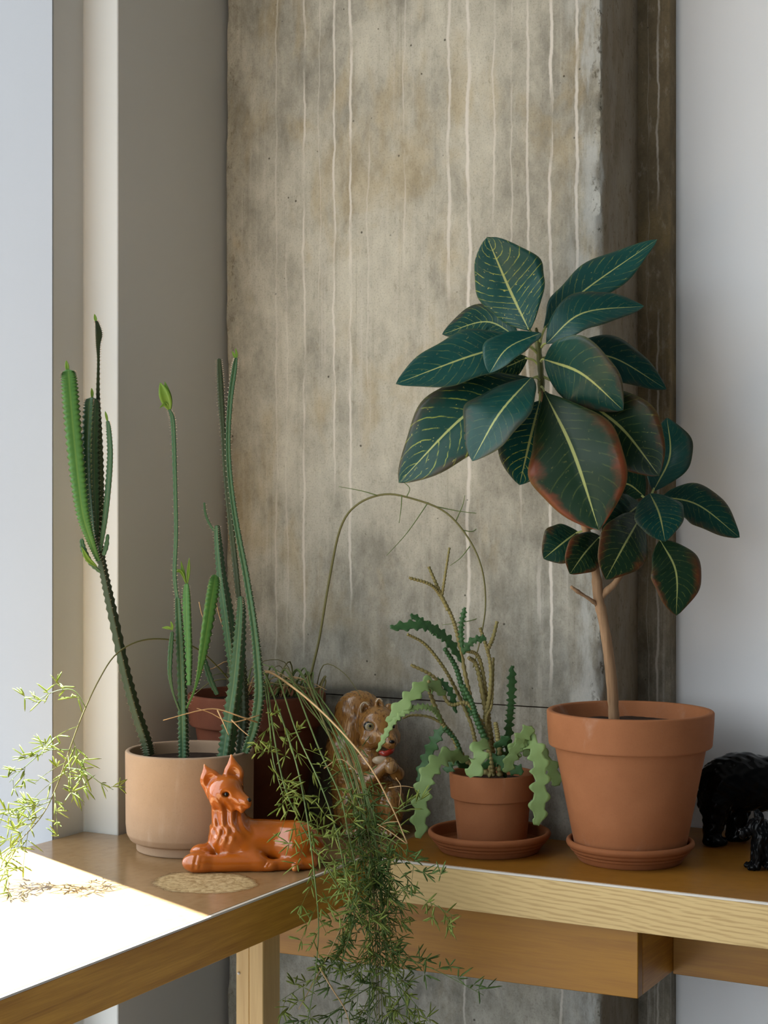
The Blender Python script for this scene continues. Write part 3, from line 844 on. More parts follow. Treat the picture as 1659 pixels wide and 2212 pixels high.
for k, (pts, w, mat, roll) in enumerate([
    ([(1012, 1640, .03), (965, 1634, .06), (925, 1672, .085), (910, 1735, .09), (906, 1810, .085)], 40, 'fish', 8),
    ([(1122, 1618, .03), (1148, 1605, .06), (1165, 1650, .08), (1166, 1710, .085), (1161, 1782, .08)], 42, 'fish', -5),
    ([(1130, 1625, .02), (1165, 1630, .03), (1192, 1662, .03), (1206, 1696, .025)], 38, 'fish', 10),
    ([(962, 1500, .03), (925, 1478, .05), (885, 1508, .07), (838, 1562, .08)], 36, 'fish', 20),
    ([(955, 1562, .04), (935, 1532, .06), (895, 1530, .075), (850, 1560, .085), (815, 1624, .09)], 16, 'fish', 30),
    ([(958, 1568, .0), (940, 1600, .0), (922, 1640, -.01), (905, 1690, -.01)], 30, 'fish_dark', 25),
    ([(1052, 1600, .05), (1036, 1618, .075), (1034, 1645, .08), (1014, 1678, .08)], 40, 'fish', 10),
    ([(1100, 1655, .04), (1112, 1620, .06), (1128, 1592, .06), (1150, 1570, .06)], 34, 'fish', 15),
    ([(1148, 1585, .05), (1128, 1600, .06), (1108, 1630, .06), (1092, 1668, .05)], 30, 'fish', -20),
    ([(1094, 1640, .0), (1100, 1560, .0), (1104, 1510, .0), (1106, 1438, .0)], 22, 'fish_dark', 20),
    ([(1000, 1432, .02), (962, 1378, .03), (915, 1352, .045), (843, 1356, .06)], 26, 'fish_dark', 30),
    ([(952, 1380, .03), (925, 1352, .03), (886, 1328, .03)], 17, 'fish_dark', 20),
    ([(1000, 1410, .03), (996, 1360, .03), (1004, 1312, .03)], 14, 'fish_dark', 0),
    ([(1000, 1412, .04), (1020, 1385, .05), (1050, 1378, .05)], 18, 'fish_dark', 10),
    ([(1040, 1665, .02), (1070, 1640, .04), (1098, 1655, .05), (1130, 1668, .05)], 30, 'fish_dark', 20),
    ([(1090, 1680, .02), (1085, 1640, .03), (1078, 1612, .04), (1100, 1590, .05)], 26, 'fish_dark', 30),
    ([(1010, 1660, .01), (990, 1640, .02), (975, 1650, .02), (965, 1668, .02)], 30, 'fish_dark', 20),
    ([(985, 1540, .02), (975, 1500, .025), (955, 1475, .02), (938, 1470, .02)], 18, 'fish_dark', 20),
]):
    fish_leaf(pts, w, roll=roll, seed=k, mat=mat)

def bead_stem(parent, pts, mat, D0, w=9, amp=.22, pitch=9.0):
    L = sum(math.dist(a[:2], b[:2]) for a, b in zip(pts, pts[1:]))
    n = int(L / pitch * 4) + 6
    A = np.array([list(P(x, y, D0 - d)) for x, y, d in pts])
    C = catmull(A, n)
    R = w * D0 / FPX / 2 * (1 + amp * np.sin(np.arange(n) * math.pi / 2)) * np.linspace(1.1, .75, n)
    V, F = tube(C, R, 6)
    return obj('stem', V, F, M[mat], parent)

for pts, w, mat in [
    ([(1066, 1672, .02), (1055, 1600, .02), (1032, 1560, .02), (1010, 1480, .02), (990, 1380, .02), (975, 1330, .02), (950, 1285, .02), (928, 1262, .03), (884, 1248, .04)], 9, 'fish_stem'),
    ([(968, 1318, .02), (946, 1270, .02), (926, 1224, .02)], 8, 'fish_stem'),
    ([(954, 1292, .02), (962, 1240, .02), (971, 1183, .01)], 6, 'fish_stem'),
    ([(1066, 1675, .01), (1062, 1600, .01), (1048, 1530, .01), (1030, 1440, .01), (1012, 1420, .02)], 11, 'fish_stem'),
    ([(1062, 1676, .0), (1056, 1560, .0), (1050, 1500, .0), (1034, 1420, .01), (1004, 1405, .02)], 10, 'fish_stem'),
    ([(1066, 1676, .03), (1058, 1620, .04), (1044, 1570, .03), (1010, 1520, .03), (970, 1520, .03), (940, 1465, .03), (888, 1436, .04)], 9, 'fish_stem'),
    ([(1046, 1560, .02), (1058, 1500, .02), (1060, 1440, .02), (1050, 1395, .02), (1037, 1356, .02)], 9, 'fish_stem'),
    ([(1052, 1405, .02), (1064, 1380, .02), (1074, 1342, .02)], 9, 'fish_stem'),
    ([(1060, 1675, .03), (1050, 1560, .03), (1062, 1520, .02), (1066, 1420, .01)], 7, 'fish_stem'),
    ([(1062, 1676, .03), (1005, 1640, .02), (978, 1590, .03), (955, 1560, .03), (930, 1500, .04), (925, 1470, .05)], 11, 'fish_stem'),
    ([(1030, 1620, .0), (1016, 1560, .0), (980, 1480, .0), (950, 1430, .01), (916, 1390, .02), (880, 1370, .03)], 8, 'fish_stem'),
    ([(1020, 1545, .02), (1000, 1490, .02), (984, 1440, .02), (960, 1400, .03)], 12, 'fish_dark'),
    ([(1050, 1600, .04), (1030, 1555, .04), (1020, 1520, .04), (1000, 1480, .04)], 13, 'fish_dark'),
    ([(960, 1572, .035), (985, 1600, .03), (1000, 1640, .03)], 10, 'fish_dark'),
    ([(1080, 1676, .03), (1076, 1600, .04), (1070, 1560, .04)], 12, 'fish_stem'),
    ([(955, 1562, .04), (925, 1548, .05), (890, 1545, .055), (870, 1552, .06)], 6, 'fish_stem'),
]:
    bead_stem(fc, pts, mat, 2.50, w)

# beige cylinder pot with columnar cacti
D = 2.51; c3 = spot(410, D)
ct = empty('potted_cactus', c3, 'tall columnar cacti in the beige clay cylinder pot beside the pier', 'plant')
PZ = [(.0905, .130), (.0908, .148), (.0915, .1520), (.0935, .1532), (.0972, .1532), (.0990, .1515), (.0988, .12), (.0982, .040), (.0968, .026), (.0915, .0165), (.0832, .0135), (.0822, .012), (.0820, .0015), (.0805, 0), (0, 0)]
V, F = lathe(roundprof(PZ, .002, 4), c3, 96)
obj('pot', V, F, M['beige'], ct, sharp=60)
soil_disc(ct, c3, .0912, .134, 3)

def cactus(pts, D0=2.51, ribs=4, mat='cactus', rot=.4, tooth=9.0, spines=True, depth=.42, seed=0, name='stem'):
    """ribbed column with toothed ribs; pts (x, y, nearness, width seen)"""
    L = sum(math.dist(a[:2], b[:2]) for a, b in zip(pts, pts[1:]))
    nt = max(3, int(L / tooth)); n = nt * 4 + 1
    A = np.array([list(P(x, y, D0 - d)) + [w * (D0 - d) / FPX / 2] for x, y, d, w in pts])
    B = catmull(A, n); C, R = B[:, :3], np.maximum(B[:, 3], .0004)
    T, U, W = frames(C)
    per = 6; m = ribs * per; V = []; UV = []; sp = MB(); q = random.Random(seed)
    for i in range(n):
        tt = (i % 4) / 4
        bump = .30 * (1 - abs(2 * tt - 1)) - .08
        for j in range(m):
            k = (j % per) / per; d = abs(2 * k - 1)           # 1 on the crest, 0 in the groove
            f = 1 - depth * (1 - d ** 1.5)
            r = R[i] * (f + bump * max(0, d - .55) / .45)
            a = rot + 2 * math.pi * j / m + .25 * i / n
            V.append(C[i] + r * (math.cos(a) * U[i] + math.sin(a) * W[i])); UV.append((d, i / n))
        if spines and i % 4 == 2 and R[i] > .0011:
            for kk in range(ribs):
                a = rot + 2 * math.pi * kk / ribs + .25 * i / n
                o = math.cos(a) * U[i] + math.sin(a) * W[i]
                p = C[i] + o * R[i] * 1.08
                for s in (-1, 1):
                    dirn = o + s * .45 * np.cross(T[i], o) + T[i] * q.uniform(.0, .5)
                    e = p + dirn * .0028; b1 = np.cross(dirn, T[i]); b1 /= np.linalg.norm(b1) + 1e-9
                    b2 = np.cross(dirn, b1); b2 /= np.linalg.norm(b2) + 1e-9
                    g = .00045
                    sp.add([p + b1 * g, p - b1 * g * .5 + b2 * g * .8, p - b1 * g * .5 - b2 * g * .8, e], [[0, 1, 3], [1, 2, 3], [2, 0, 3]])
    F = [[i * m + j, i * m + (j + 1) % m, (i + 1) * m + (j + 1) % m, (i + 1) * m + j] for i in range(n - 1) for j in range(m)]
    V.append(C[-1] + T[-1] * R[-1] * .4); UV.append((0, 1))
    F += [[(n - 1) * m + j, (n - 1) * m + (j + 1) % m, n * m] for j in range(m)]
    o = obj(name, V, F, M[mat], ct, uv=np.array(UV))
    if sp.n: sp.build('spines', M['spine'], o, smooth=False, kind='stuff')
    return o

def sprout(parent_obj, pts, D0, w, mat='sprout'):
    A = np.array([list(P(x, y, D0 - d)) for x, y, d in pts])
    v = np.array((0, 0, CAMZ)) - A[1]; v /= np.linalg.norm(v)
    V, F, UV = leaf_grid(A, w * D0 / FPX, v, .35, 0, .5, .8, 14, 4)
    o = obj('sprout', V, F, M[mat], parent_obj)
    so = o.modifiers.new('solidify', 'SOLIDIFY'); so.thickness = .0008
    return o

k1 = cactus([(322, 1632, .02, 22), (315, 1600, .02, 23), (292, 1530, .025, 22), (268, 1440, .03, 21), (242, 1320, .03, 20), (226, 1245, .03, 18), (216, 1195, .03, 18), (210, 1160, .03, 20)], mat='cactus_dark', ribs=4, depth=.25, tooth=13, rot=.2)
k2 = cactus([(213, 1212, .04, 10), (196, 1165, .045, 20), (180, 1110, .05, 30), (168, 1020, .05, 36), (156, 900, .05, 38), (149, 820, .05, 36), (147, 802, .05, 26)], mat='cactus_lime', ribs=3, rot=.5, tooth=8)
sprout(k2, [(147, 806, .05), (145, 792, .05), (143, 778, .05)], 2.51, 8)
k3 = cactus([(208, 1190, .03, 10), (203, 1120, .03, 22), (197, 1040, .03, 32), (195, 960, .03, 34), (198, 880, .03, 32), (199, 862, .03, 24)], ribs=4, rot=.15, tooth=9)
sprout(k3, [(199, 864, .03), (199, 850, .03), (198, 838, .03)], 2.51, 6)
k4 = cactus([(212, 1180, .02, 12), (216, 1100, .02, 17), (215, 1010, .02, 17), (213, 920, .02, 13), (211, 850, .02, 9), (212, 780, .02, 7), (211, 745, .02, 11), (212, 722, .02, 17), (209, 700, .02, 10), (207, 694, .02, 6)], ribs=3, rot=.9, tooth=8, mat='cactus_dark')
sprout(k4, [(208, 697, .02), (206, 688, .02), (204, 678, .02)], 2.51, 6)
k5 = cactus([(217, 1190, .035, 10), (228, 1120, .035, 14), (236, 1040, .035, 15), (239, 980, .035, 14), (236, 930, .035, 12), (233, 910, .035, 8)], ribs=3, rot=.2, tooth=9)
sprout(k5, [(233, 914, .035), (230, 900, .035), (227, 888, .035)], 2.51, 5)
cactus([(216, 1235, .045, 7), (196, 1215, .05, 12), (182, 1190, .05, 14), (176, 1165, .05, 9)], ribs=3, tooth=10, spines=False, mat='cactus')
cactus([(224, 1200, .04, 9), (230, 1180, .04, 11), (233, 1155, .04, 7)], ribs=3, tooth=10, spines=False)
sprout(k1, [(210, 1224, .05), (190, 1208, .055), (176, 1180, .055)], 2.51, 10)

m1 = cactus([(397, 1636, .03, 24), (396, 1580, .03, 24), (394, 1500, .03, 23), (390, 1400, .03, 22), (386, 1330, .03, 19), (384, 1292, .03, 15)], ribs=4, rot=.6, tooth=10)
m2 = cactus([(384, 1296, .03, 9), (378, 1240, .03, 10), (381, 1150, .03, 10), (379, 1050, .03, 10), (376, 950, .03, 11), (373, 905, .03, 11), (366, 885, .03, 7)], ribs=3, rot=.3, tooth=10)
sprout(m2, [(367, 888, .03), (357, 858, .035), (346, 826, .035)], 2.51, 24)
sprout(m2, [(368, 890, .03), (364, 860, .03), (356, 824, .03)], 2.51, 14)
sprout(m2, [(366, 884, .03), (358, 872, .035), (345, 881, .04)], 2.51, 6)
m3 = cactus([(409, 1480, -.02, 14), (409, 1420, -.02, 21), (407, 1350, -.02, 22), (405, 1290, -.02, 20), (404, 1262, -.02, 12)], ribs=3, rot=.0, tooth=9, mat='cactus_lime')
for q in ([(404, 1266, -.02), (407, 1235, -.02), (409, 1205, -.02)], [(402, 1262, -.02), (396, 1238, -.02), (391, 1212, -.02)], [(402, 1258, -.02), (390, 1234, -.015), (372, 1236, -.01)]):
    sprout(m3, q, 2.51, 7)
m4 = cactus([(388, 1535, .035, 4), (375, 1500, .04, 5), (367, 1455, .045, 10), (369, 1400, .045, 12), (372, 1365, .045, 8)], ribs=3, tooth=9, spines=False)
sprout(m4, [(372, 1360, .045), (363, 1356, .045), (350, 1356, .045)], 2.51, 6)
sprout(m4, [(372, 1362, .045), (372, 1352, .045), (369, 1342, .045)], 2.51, 5)
m5 = cactus([(403, 1530, .04, 4), (420, 1490, .045, 6), (430, 1450, .045, 12), (440, 1390, .045, 24), (452, 1310, .045, 29), (460, 1260, .045, 28), (463, 1244, .045, 18)], ribs=3, rot=.8, tooth=9, mat='cactus_lime')
n1 = cactus([(487, 1640, .02, 34), (498, 1560, .02, 34), (510, 1470, .02, 31), (517, 1390, .02, 27), (521, 1320, .02, 20), (520, 1290, .02, 14)], ribs=4, rot=.25, tooth=11)
n2 = cactus([(520, 1330, .015, 12), (510, 1230, .01, 14), (499, 1130, .01, 14), (488, 1020, .01, 13), (482, 930, .01, 12), (478, 870, .01, 15), (475, 815, .01, 14), (473, 776, .01, 10)], ribs=3, rot=.4, tooth=9, mat='cactus_dark')
n3 = cactus([(530, 1625, .045, 20), (549, 1570, .05, 25), (560, 1500, .055, 26), (556, 1420, .055, 23), (547, 1340, .055, 20), (532, 1245, .05, 18), (512, 1140, .05, 16), (499, 1050, .05, 15), (493, 960, .05, 14), (497, 870, .05, 15), (506, 800, .05, 15), (510, 774, .05, 9)], ribs=4, rot=.7, tooth=10, mat='cactus')
sprout(n3, [(510, 776, .05), (511, 766, .05), (509, 752, .05)], 2.51, 5)
sprout(n3, [(510, 776, .05), (506, 768, .05), (501, 758, .05)], 2.51, 5)
n4 = cactus([(508, 1480, -.01, 14), (500, 1400, -.01, 25), (490, 1320, -.01, 26), (478, 1240, -.01, 20), (471, 1170, -.01, 16), (469, 1136, -.01, 11)], ribs=4, rot=.1, tooth=10)
cactus([(466, 1150, -.01, 6), (453, 1132, -.01, 6), (444, 1110, -.01, 6), (441, 1086, -.01, 5)], ribs=3, tooth=9, spines=True)
n5 = cactus([(520, 1640, -.02, 26), (526, 1560, -.02, 26), (524, 1480, -.02, 24), (520, 1400, -.02, 18), (512, 1340, -.02, 12)], ribs=4, rot=.5, tooth=10, mat='cactus_dark')
cactus([(470, 1500, -.05, 10), (456, 1470, -.05, 14), (443, 1430, -.05, 12), (436, 1400, -.05, 7)], ribs=3, tooth=10, spines=False)

# ------------------------------------------------------------------ dark terracotta pot with the trailing asparagus fern
DF = 2.70; c4 = spot(555, DF)
fn = empty('potted_asparagus_fern', c4, 'trailing asparagus fern in the dark terracotta pot between cactus and squirrel', 'plant')
PD = [(.1035, .198), (.1060, .212), (.1080, .2195), (.1130, .2195), (.1150, .2170), (.1140, .198), (.1120, .170), (.1105, .1675), (.1025, .1665), (.1015, .160), (.0760, .003), (.073, 0), (0, 0)]
V, F = lathe(roundprof(PD, .0014, 3), c4, 80)
obj('pot', V, F, M['terra_dark'], fn, sharp=50)
soil_disc(fn, c4, .1045, .2035, 4)

def needle(mb, p, d, L, w, rg):
    d = d / (np.linalg.norm(d) + 1e-9)
    u = np.cross(d, (rg.uniform(-1, 1), rg.uniform(-1, 1), rg.uniform(-1, 1))); u /= np.linalg.norm(u) + 1e-9
    v = np.cross(d, u)
    a = p + d * L * .28 + np.array((0, 0, .03 * L)); b = p + d * L * .80 + np.array((0, 0, .02 * L)); e = p + d * L
    r3 = lambda c, w: [c + u * w, c - u * w * .6 + v * w * .6, c - u * w * .6 - v * w * .6]
    mb.add([p] + r3(a, w) + r3(b, w * .85) + [e], [[0, 1, 2], [0, 2, 3], [0, 3, 1], [1, 4, 5, 2], [2, 5, 6, 3], [3, 6, 4, 1], [7, 5, 4], [7, 6, 5], [7, 4, 6]])

def fern(pts, D0=0, w=4.5, mat='fern_stem', leafmat='fern', t0=.3, step=26, blen=(30, 80), nl=(14, 28), lw=2.2, seed=0, bare=False, spread=1.0, sub=.0, ends=.55):
    """a trailing shoot: pts (x, y, distance, ...) ; side shoots every `step` photo pixels, whorls of flat needles"""
    rg = random.Random(seed)
    A = np.array([list(P(x, y, d)) for x, y, d in pts])
    L = sum(math.dist(a[:2], b[:2]) for a, b in zip(pts, pts[1:]))
    n = max(12, int(L / 14))
    C = catmull(A, n); mD = np.mean([q[2] for q in pts]); px = mD / FPX
    V, F = tube(C, np.linspace(w, w * .45, n) * px / 2, 5)
    o = obj('stem', V, F, M[mat], fn)
    if bare: return o
    T, U, W = frames(C)
    fol = MB()
    k = max(2, int(L * (1 - t0) / step))
    for i in range(k + 1):
        t = t0 + (1 - t0) * (i + rg.uniform(-.3, .3)) / k
        j = min(n - 2, max(0, int(t * (n - 1))))
        p = C[j]; a = rg.uniform(0, 2 * math.pi)
        d = (math.cos(a) * U[j] + math.sin(a) * W[j]) * spread + T[j] * rg.uniform(.5, 1.1) + np.array((0, 0, rg.uniform(-.15, .3)))
        d /= np.linalg.norm(d)
        bl = rg.uniform(*blen) * px * (1 - .35 * t)
        bend = np.array((0, 0, -rg.uniform(.2, .7)))
        B = [p + d * bl * s + bend * bl * s * s * .6 for s in np.linspace(0, 1, 6)]
        v, f = tube(np.array(B), np.linspace(1.6, .9, 6) * px / 2, 3)
        fol.add(v, f)
        for s in np.linspace(.28, 1, max(2, int(bl / px / 20))):
            q = p + d * bl * s + bend * bl * s * s * .6
            if rg.random() < .15: continue
            for _ in range(rg.choice((2, 3, 3, 4)) + (2 if s > .95 and rg.random() < ends else 0)):
                e = d * rg.uniform(.2, .9) + np.array([rg.gauss(0, .6) for _ in range(3)])
                needle(fol, q, e, 1.3 * rg.uniform(*nl) * px, 1.1 * lw * px / 2, rg)
    fol.build('leaflets', M[leafmat], o, kind='stuff')
    return o

# the tall arch against the concrete
fern([(664, 1500, 2.68), (676, 1440, 2.68), (690, 1380, 2.68), (712, 1250, 2.68), (736, 1140, 2.67), (772, 1090, 2.67), (830, 1068, 2.66), (890, 1077, 2.65), (960, 1105, 2.64), (1010, 1160, 2.63), (1040, 1225, 2.62), (1049, 1300, 2.62), (1040, 1370, 2.61), (1022, 1442, 2.60)], w=6.5, mat='fern_wood', bare=True)
for q in ([(815, 1070), (780, 1060), (732, 1051)], [(945, 1095), (990, 1104), (1038, 1110)], [(985, 1125), (1000, 1090), (1004, 1070)], [(998, 1145), (1020, 1148), (1034, 1138)], [(925, 1085), (880, 1150), (835, 1200)],
          [(1015, 1180), (995, 1205), (972, 1222)], [(1036, 1212), (1090, 1208), (1150, 1204)], [(1050, 1290), (1050, 1260), (1053, 1225)], [(1048, 1330), (1010, 1342), (955, 1350)], [(878, 1074), (885, 1055), (870, 1040)], [(868, 1070), (866, 1100), (862, 1130)],
          [(1040, 1370), (1060, 1360), (1090, 1345)]):
    fern([(x, y, 2.645) for x, y in q], w=2.6, mat='fern_stem', bare=True)
# the arch over to the window, its end in the sun
fern([(520, 1500, 2.67), (470, 1440, 2.62), (420, 1398, 2.56), (360, 1381, 2.50), (300, 1385, 2.44), (250, 1414, 2.39), (213, 1470, 2.35), (178, 1545, 2.33), (150, 1620, 2.32), (122, 1700, 2.31), (92, 1760, 2.29), (50, 1808, 2.26), (-10, 1862, 2.22)], w=4.2, mat='fern_wood', leafmat='fern', t0=.62, step=17, blen=(60, 130), nl=(18, 36), lw=4, seed=5, ends=.8)
fern([(186, 1530, 2.33), (160, 1492, 2.33), (120, 1493, 2.32), (70, 1518, 2.31)], w=2.6, t0=.25, step=26, blen=(20, 50), nl=(16, 30), lw=3.6, seed=8)
fern([(136, 1658, 2.32), (180, 1665, 2.32), (215, 1690, 2.32), (245, 1706, 2.32)], w=2.6, t0=.3, step=30, blen=(20, 50), nl=(16, 30), lw=3.6, seed=9)
fern([(150, 1620, 2.32), (100, 1622, 2.31), (50, 1660, 2.30), (20, 1690, 2.29)], w=2.4, t0=.2, step=24, blen=(20, 50), nl=(16, 32), lw=3.6, seed=10)
fern([(110, 1730, 2.30), (70, 1745, 2.29), (30, 1752, 2.28), (-20, 1765, 2.27)], w=2.4, t0=.2, step=24, blen=(20, 50), nl=(14, 28), lw=3.6, seed=11)
# the heavy hank that falls over the inner corner
rg0 = random.Random(21)
for k in range(15):
    sx = rg0.uniform(575, 690); e = rg0.gauss(0, 16); m_ = rg0.uniform(-26, 22)
    long_ = k % 3 != 2
    hgt = rg0.uniform(1435, 1470)
    pts = [(sx, 1505, 2.68 + rg0.uniform(-.03, .02)), (sx + 25, hgt, 2.64), (sx * .35 + 700 * .65 + m_ * .3, 1505 + rg0.uniform(-20, 30), 2.55), (742 + m_ * .9, 1610, 2.44), (778 + m_ * .8, 1720, 2.345), (800 + e * .9, 1830, 2.30), (812 + e * .8, 1930, 2.285)]
    if long_: pts += [(820 + e, 2060, 2.28), (826 + e * 1.4, rg0.uniform(2180, 2290), 2.28)]
    deep = rg0.random() < .6
    fern(pts, w=rg0.uniform(3.2, 5.2), mat='fern_stem' if k % 4 else 'fern_wood', leafmat='fern_deep' if deep else 'fern', t0=rg0.uniform(.50, .62), step=rg0.uniform(22, 34), blen=(30, 105), nl=(14, 30), lw=3.0, seed=100 + k, spread=1.0)
# shoots that hang in front of the dog and over the desk edge, lighter
for k, (pts, t0, st, bl) in enumerate([
    ([(562, 1500, 2.66), (568, 1450, 2.60), (600, 1528, 2.44), (640, 1650, 2.30), (664, 1770, 2.235), (680, 1900, 2.21), (688, 2000, 2.20), (680, 2110, 2.20), (660, 2230, 2.20)], .24, 30, (40, 95)),
    ([(570, 1500, 2.66), (590, 1440, 2.58), (640, 1580, 2.36), (690, 1690, 2.27), (725, 1790, 2.24), (742, 1870, 2.22), (746, 1915, 2.22)], .36, 26, (35, 90)),
    ([(600, 1500, 2.66), (620, 1450, 2.57), (690, 1620, 2.35), (735, 1720, 2.28), (752, 1800, 2.255), (772, 1900, 2.24), (760, 2000, 2.235), (730, 2100, 2.23)], .40, 26, (35, 80)),
    ([(566, 1500, 2.66), (575, 1470, 2.58), (592, 1590, 2.36), (612, 1690, 2.28), (640, 1760, 2.26), (690, 1850, 2.25), (740, 1935, 2.24), (770, 2010, 2.24)], .36, 26, (30, 80)),
    ([(566, 1500, 2.66), (572, 1480, 2.58), (582, 1560, 2.40), (590, 1640, 2.31), (612, 1720, 2.27)], .50, 26, (40, 80)),
]):
    fern(pts, w=4.6, mat='fern_stem', leafmat='fern', t0=t0, step=st, blen=bl, nl=(14, 32), lw=4.0, seed=300 + k)
# side sprays round the hank, below the desk
for k, pts in enumerate([
    [(822, 1830, 2.29), (870, 1852, 2.27), (905, 1880, 2.26), (930, 1892, 2.255)], [(826, 1880, 2.285), (880, 1925, 2.26), (930, 1950, 2.25), (990, 1985, 2.24)],
    [(824, 2040, 2.28), (880, 2070, 2.26), (950, 2100, 2.25), (1045, 2150, 2.24)], [(822, 2060, 2.28), (760, 2090, 2.25), (690, 2110, 2.24), (600, 2165, 2.23)],
    [(818, 1960, 2.28), (770, 1990, 2.25), (735, 2050, 2.24), (700, 2130, 2.23)], [(826, 2100, 2.28), (870, 2140, 2.26), (905, 2180, 2.25), (930, 2225, 2.25)],
    [(812, 1900, 2.28), (770, 1930, 2.25), (740, 1990, 2.24), (725, 2080, 2.23)], [(826, 2020, 2.28), (850, 2080, 2.26), (872, 2140, 2.255), (880, 2220, 2.25)],
    [(820, 2120, 2.28), (770, 2150, 2.25), (720, 2185, 2.24), (640, 2215, 2.23)], [(812, 1790, 2.30), (850, 1760, 2.28), (880, 1740, 2.27), (900, 1735, 2.265)],
    [(805, 1800, 2.30), (840, 1812, 2.28), (866, 1830, 2.27), (880, 1850, 2.265)], [(820, 1960, 2.28), (790, 2030, 2.25), (778, 2110, 2.245), (768, 2200, 2.24)],
]):
    fern(pts, w=2.6, mat='fern_stem', leafmat=('fern_deep', 'fern')[k % 2], t0=.12, step=26, blen=(18, 52), nl=(16, 34), lw=4.0, seed=400 + k)
# dry tan shoots
for k, (pts, w) in enumerate([
    ([(560, 1505, 2.66), (575, 1452, 2.58), (640, 1490, 2.44), (720, 1562, 2.33), (795, 1650, 2.27), (845, 1740, 2.25), (880, 1822, 2.245)], 6),
    ([(556, 1560, 2.43), (520, 1548, 2.405), (470, 1532, 2.40), (430, 1535, 2.39), (352, 1556, 2.38)], 4),
    ([(560, 1545, 2.42), (500, 1560, 2.405), (455, 1540, 2.40), (425, 1530, 2.395)], 3), ([(470, 1534, 2.40), (482, 1560, 2.39), (494, 1588, 2.385)], 4), ([(500, 1555, 2.40), (520, 1575, 2.39), (538, 1590, 2.385)], 3.4),
    ([(700, 1660, 2.29), (735, 1640, 2.29), (770, 1665, 2.28)], 2.5), ([(760, 1890, 2.25), (745, 1980, 2.24), (700, 2080, 2.23), (645, 2180, 2.22)], 4),
    ([(690, 2090, 2.21), (720, 2140, 2.21), (745, 2180, 2.21), (760, 2230, 2.21)], 4), ([(878, 1822, 2.246), (840, 1795, 2.25), (815, 1780, 2.26)], 3), ([(860, 1775, 2.25), (840, 1776, 2.25), (826, 1780, 2.255)], 2.4),
    ([(855, 1680, 2.26), (866, 1700, 2.26), (862, 1740, 2.26)], 2.2), ([(840, 1702, 2.265), (870, 1698, 2.26), (895, 1702, 2.26)], 2.2), ([(430, 1300, 2.62), (437, 1330, 2.62), (455, 1372, 2.62)], 3),
    ([(466, 1300, 2.64), (480, 1350, 2.64), (498, 1385, 2.64)], 3),
]):
    fern(pts, w=w, mat='dry', bare=True)
# tangle of old stems over the rim
for k in range(26):
    a = rg0.uniform(0, 6.28); x0 = rg0.uniform(500, 680); s = rg0.choice((-1, 1)); ln = rg0.uniform(25, 75); d0 = rg0.uniform(2.62, 2.72)
    hh = rg0.uniform(15, 70)
    fern([(x0, 1505, d0), (x0 + s * ln * .3, 1500 - hh, d0 - .02), (x0 + s * ln, 1500 - hh * rg0.uniform(.5, 1.1), d0 - .05), (x0 + s * ln * 1.6, 1500 - hh * rg0.uniform(-.2, .8), d0 - .07)], w=rg0.uniform(2, 4), mat=('dry', 'fern_wood', 'fern_stem', 'fern_wood')[k % 4], bare=True)

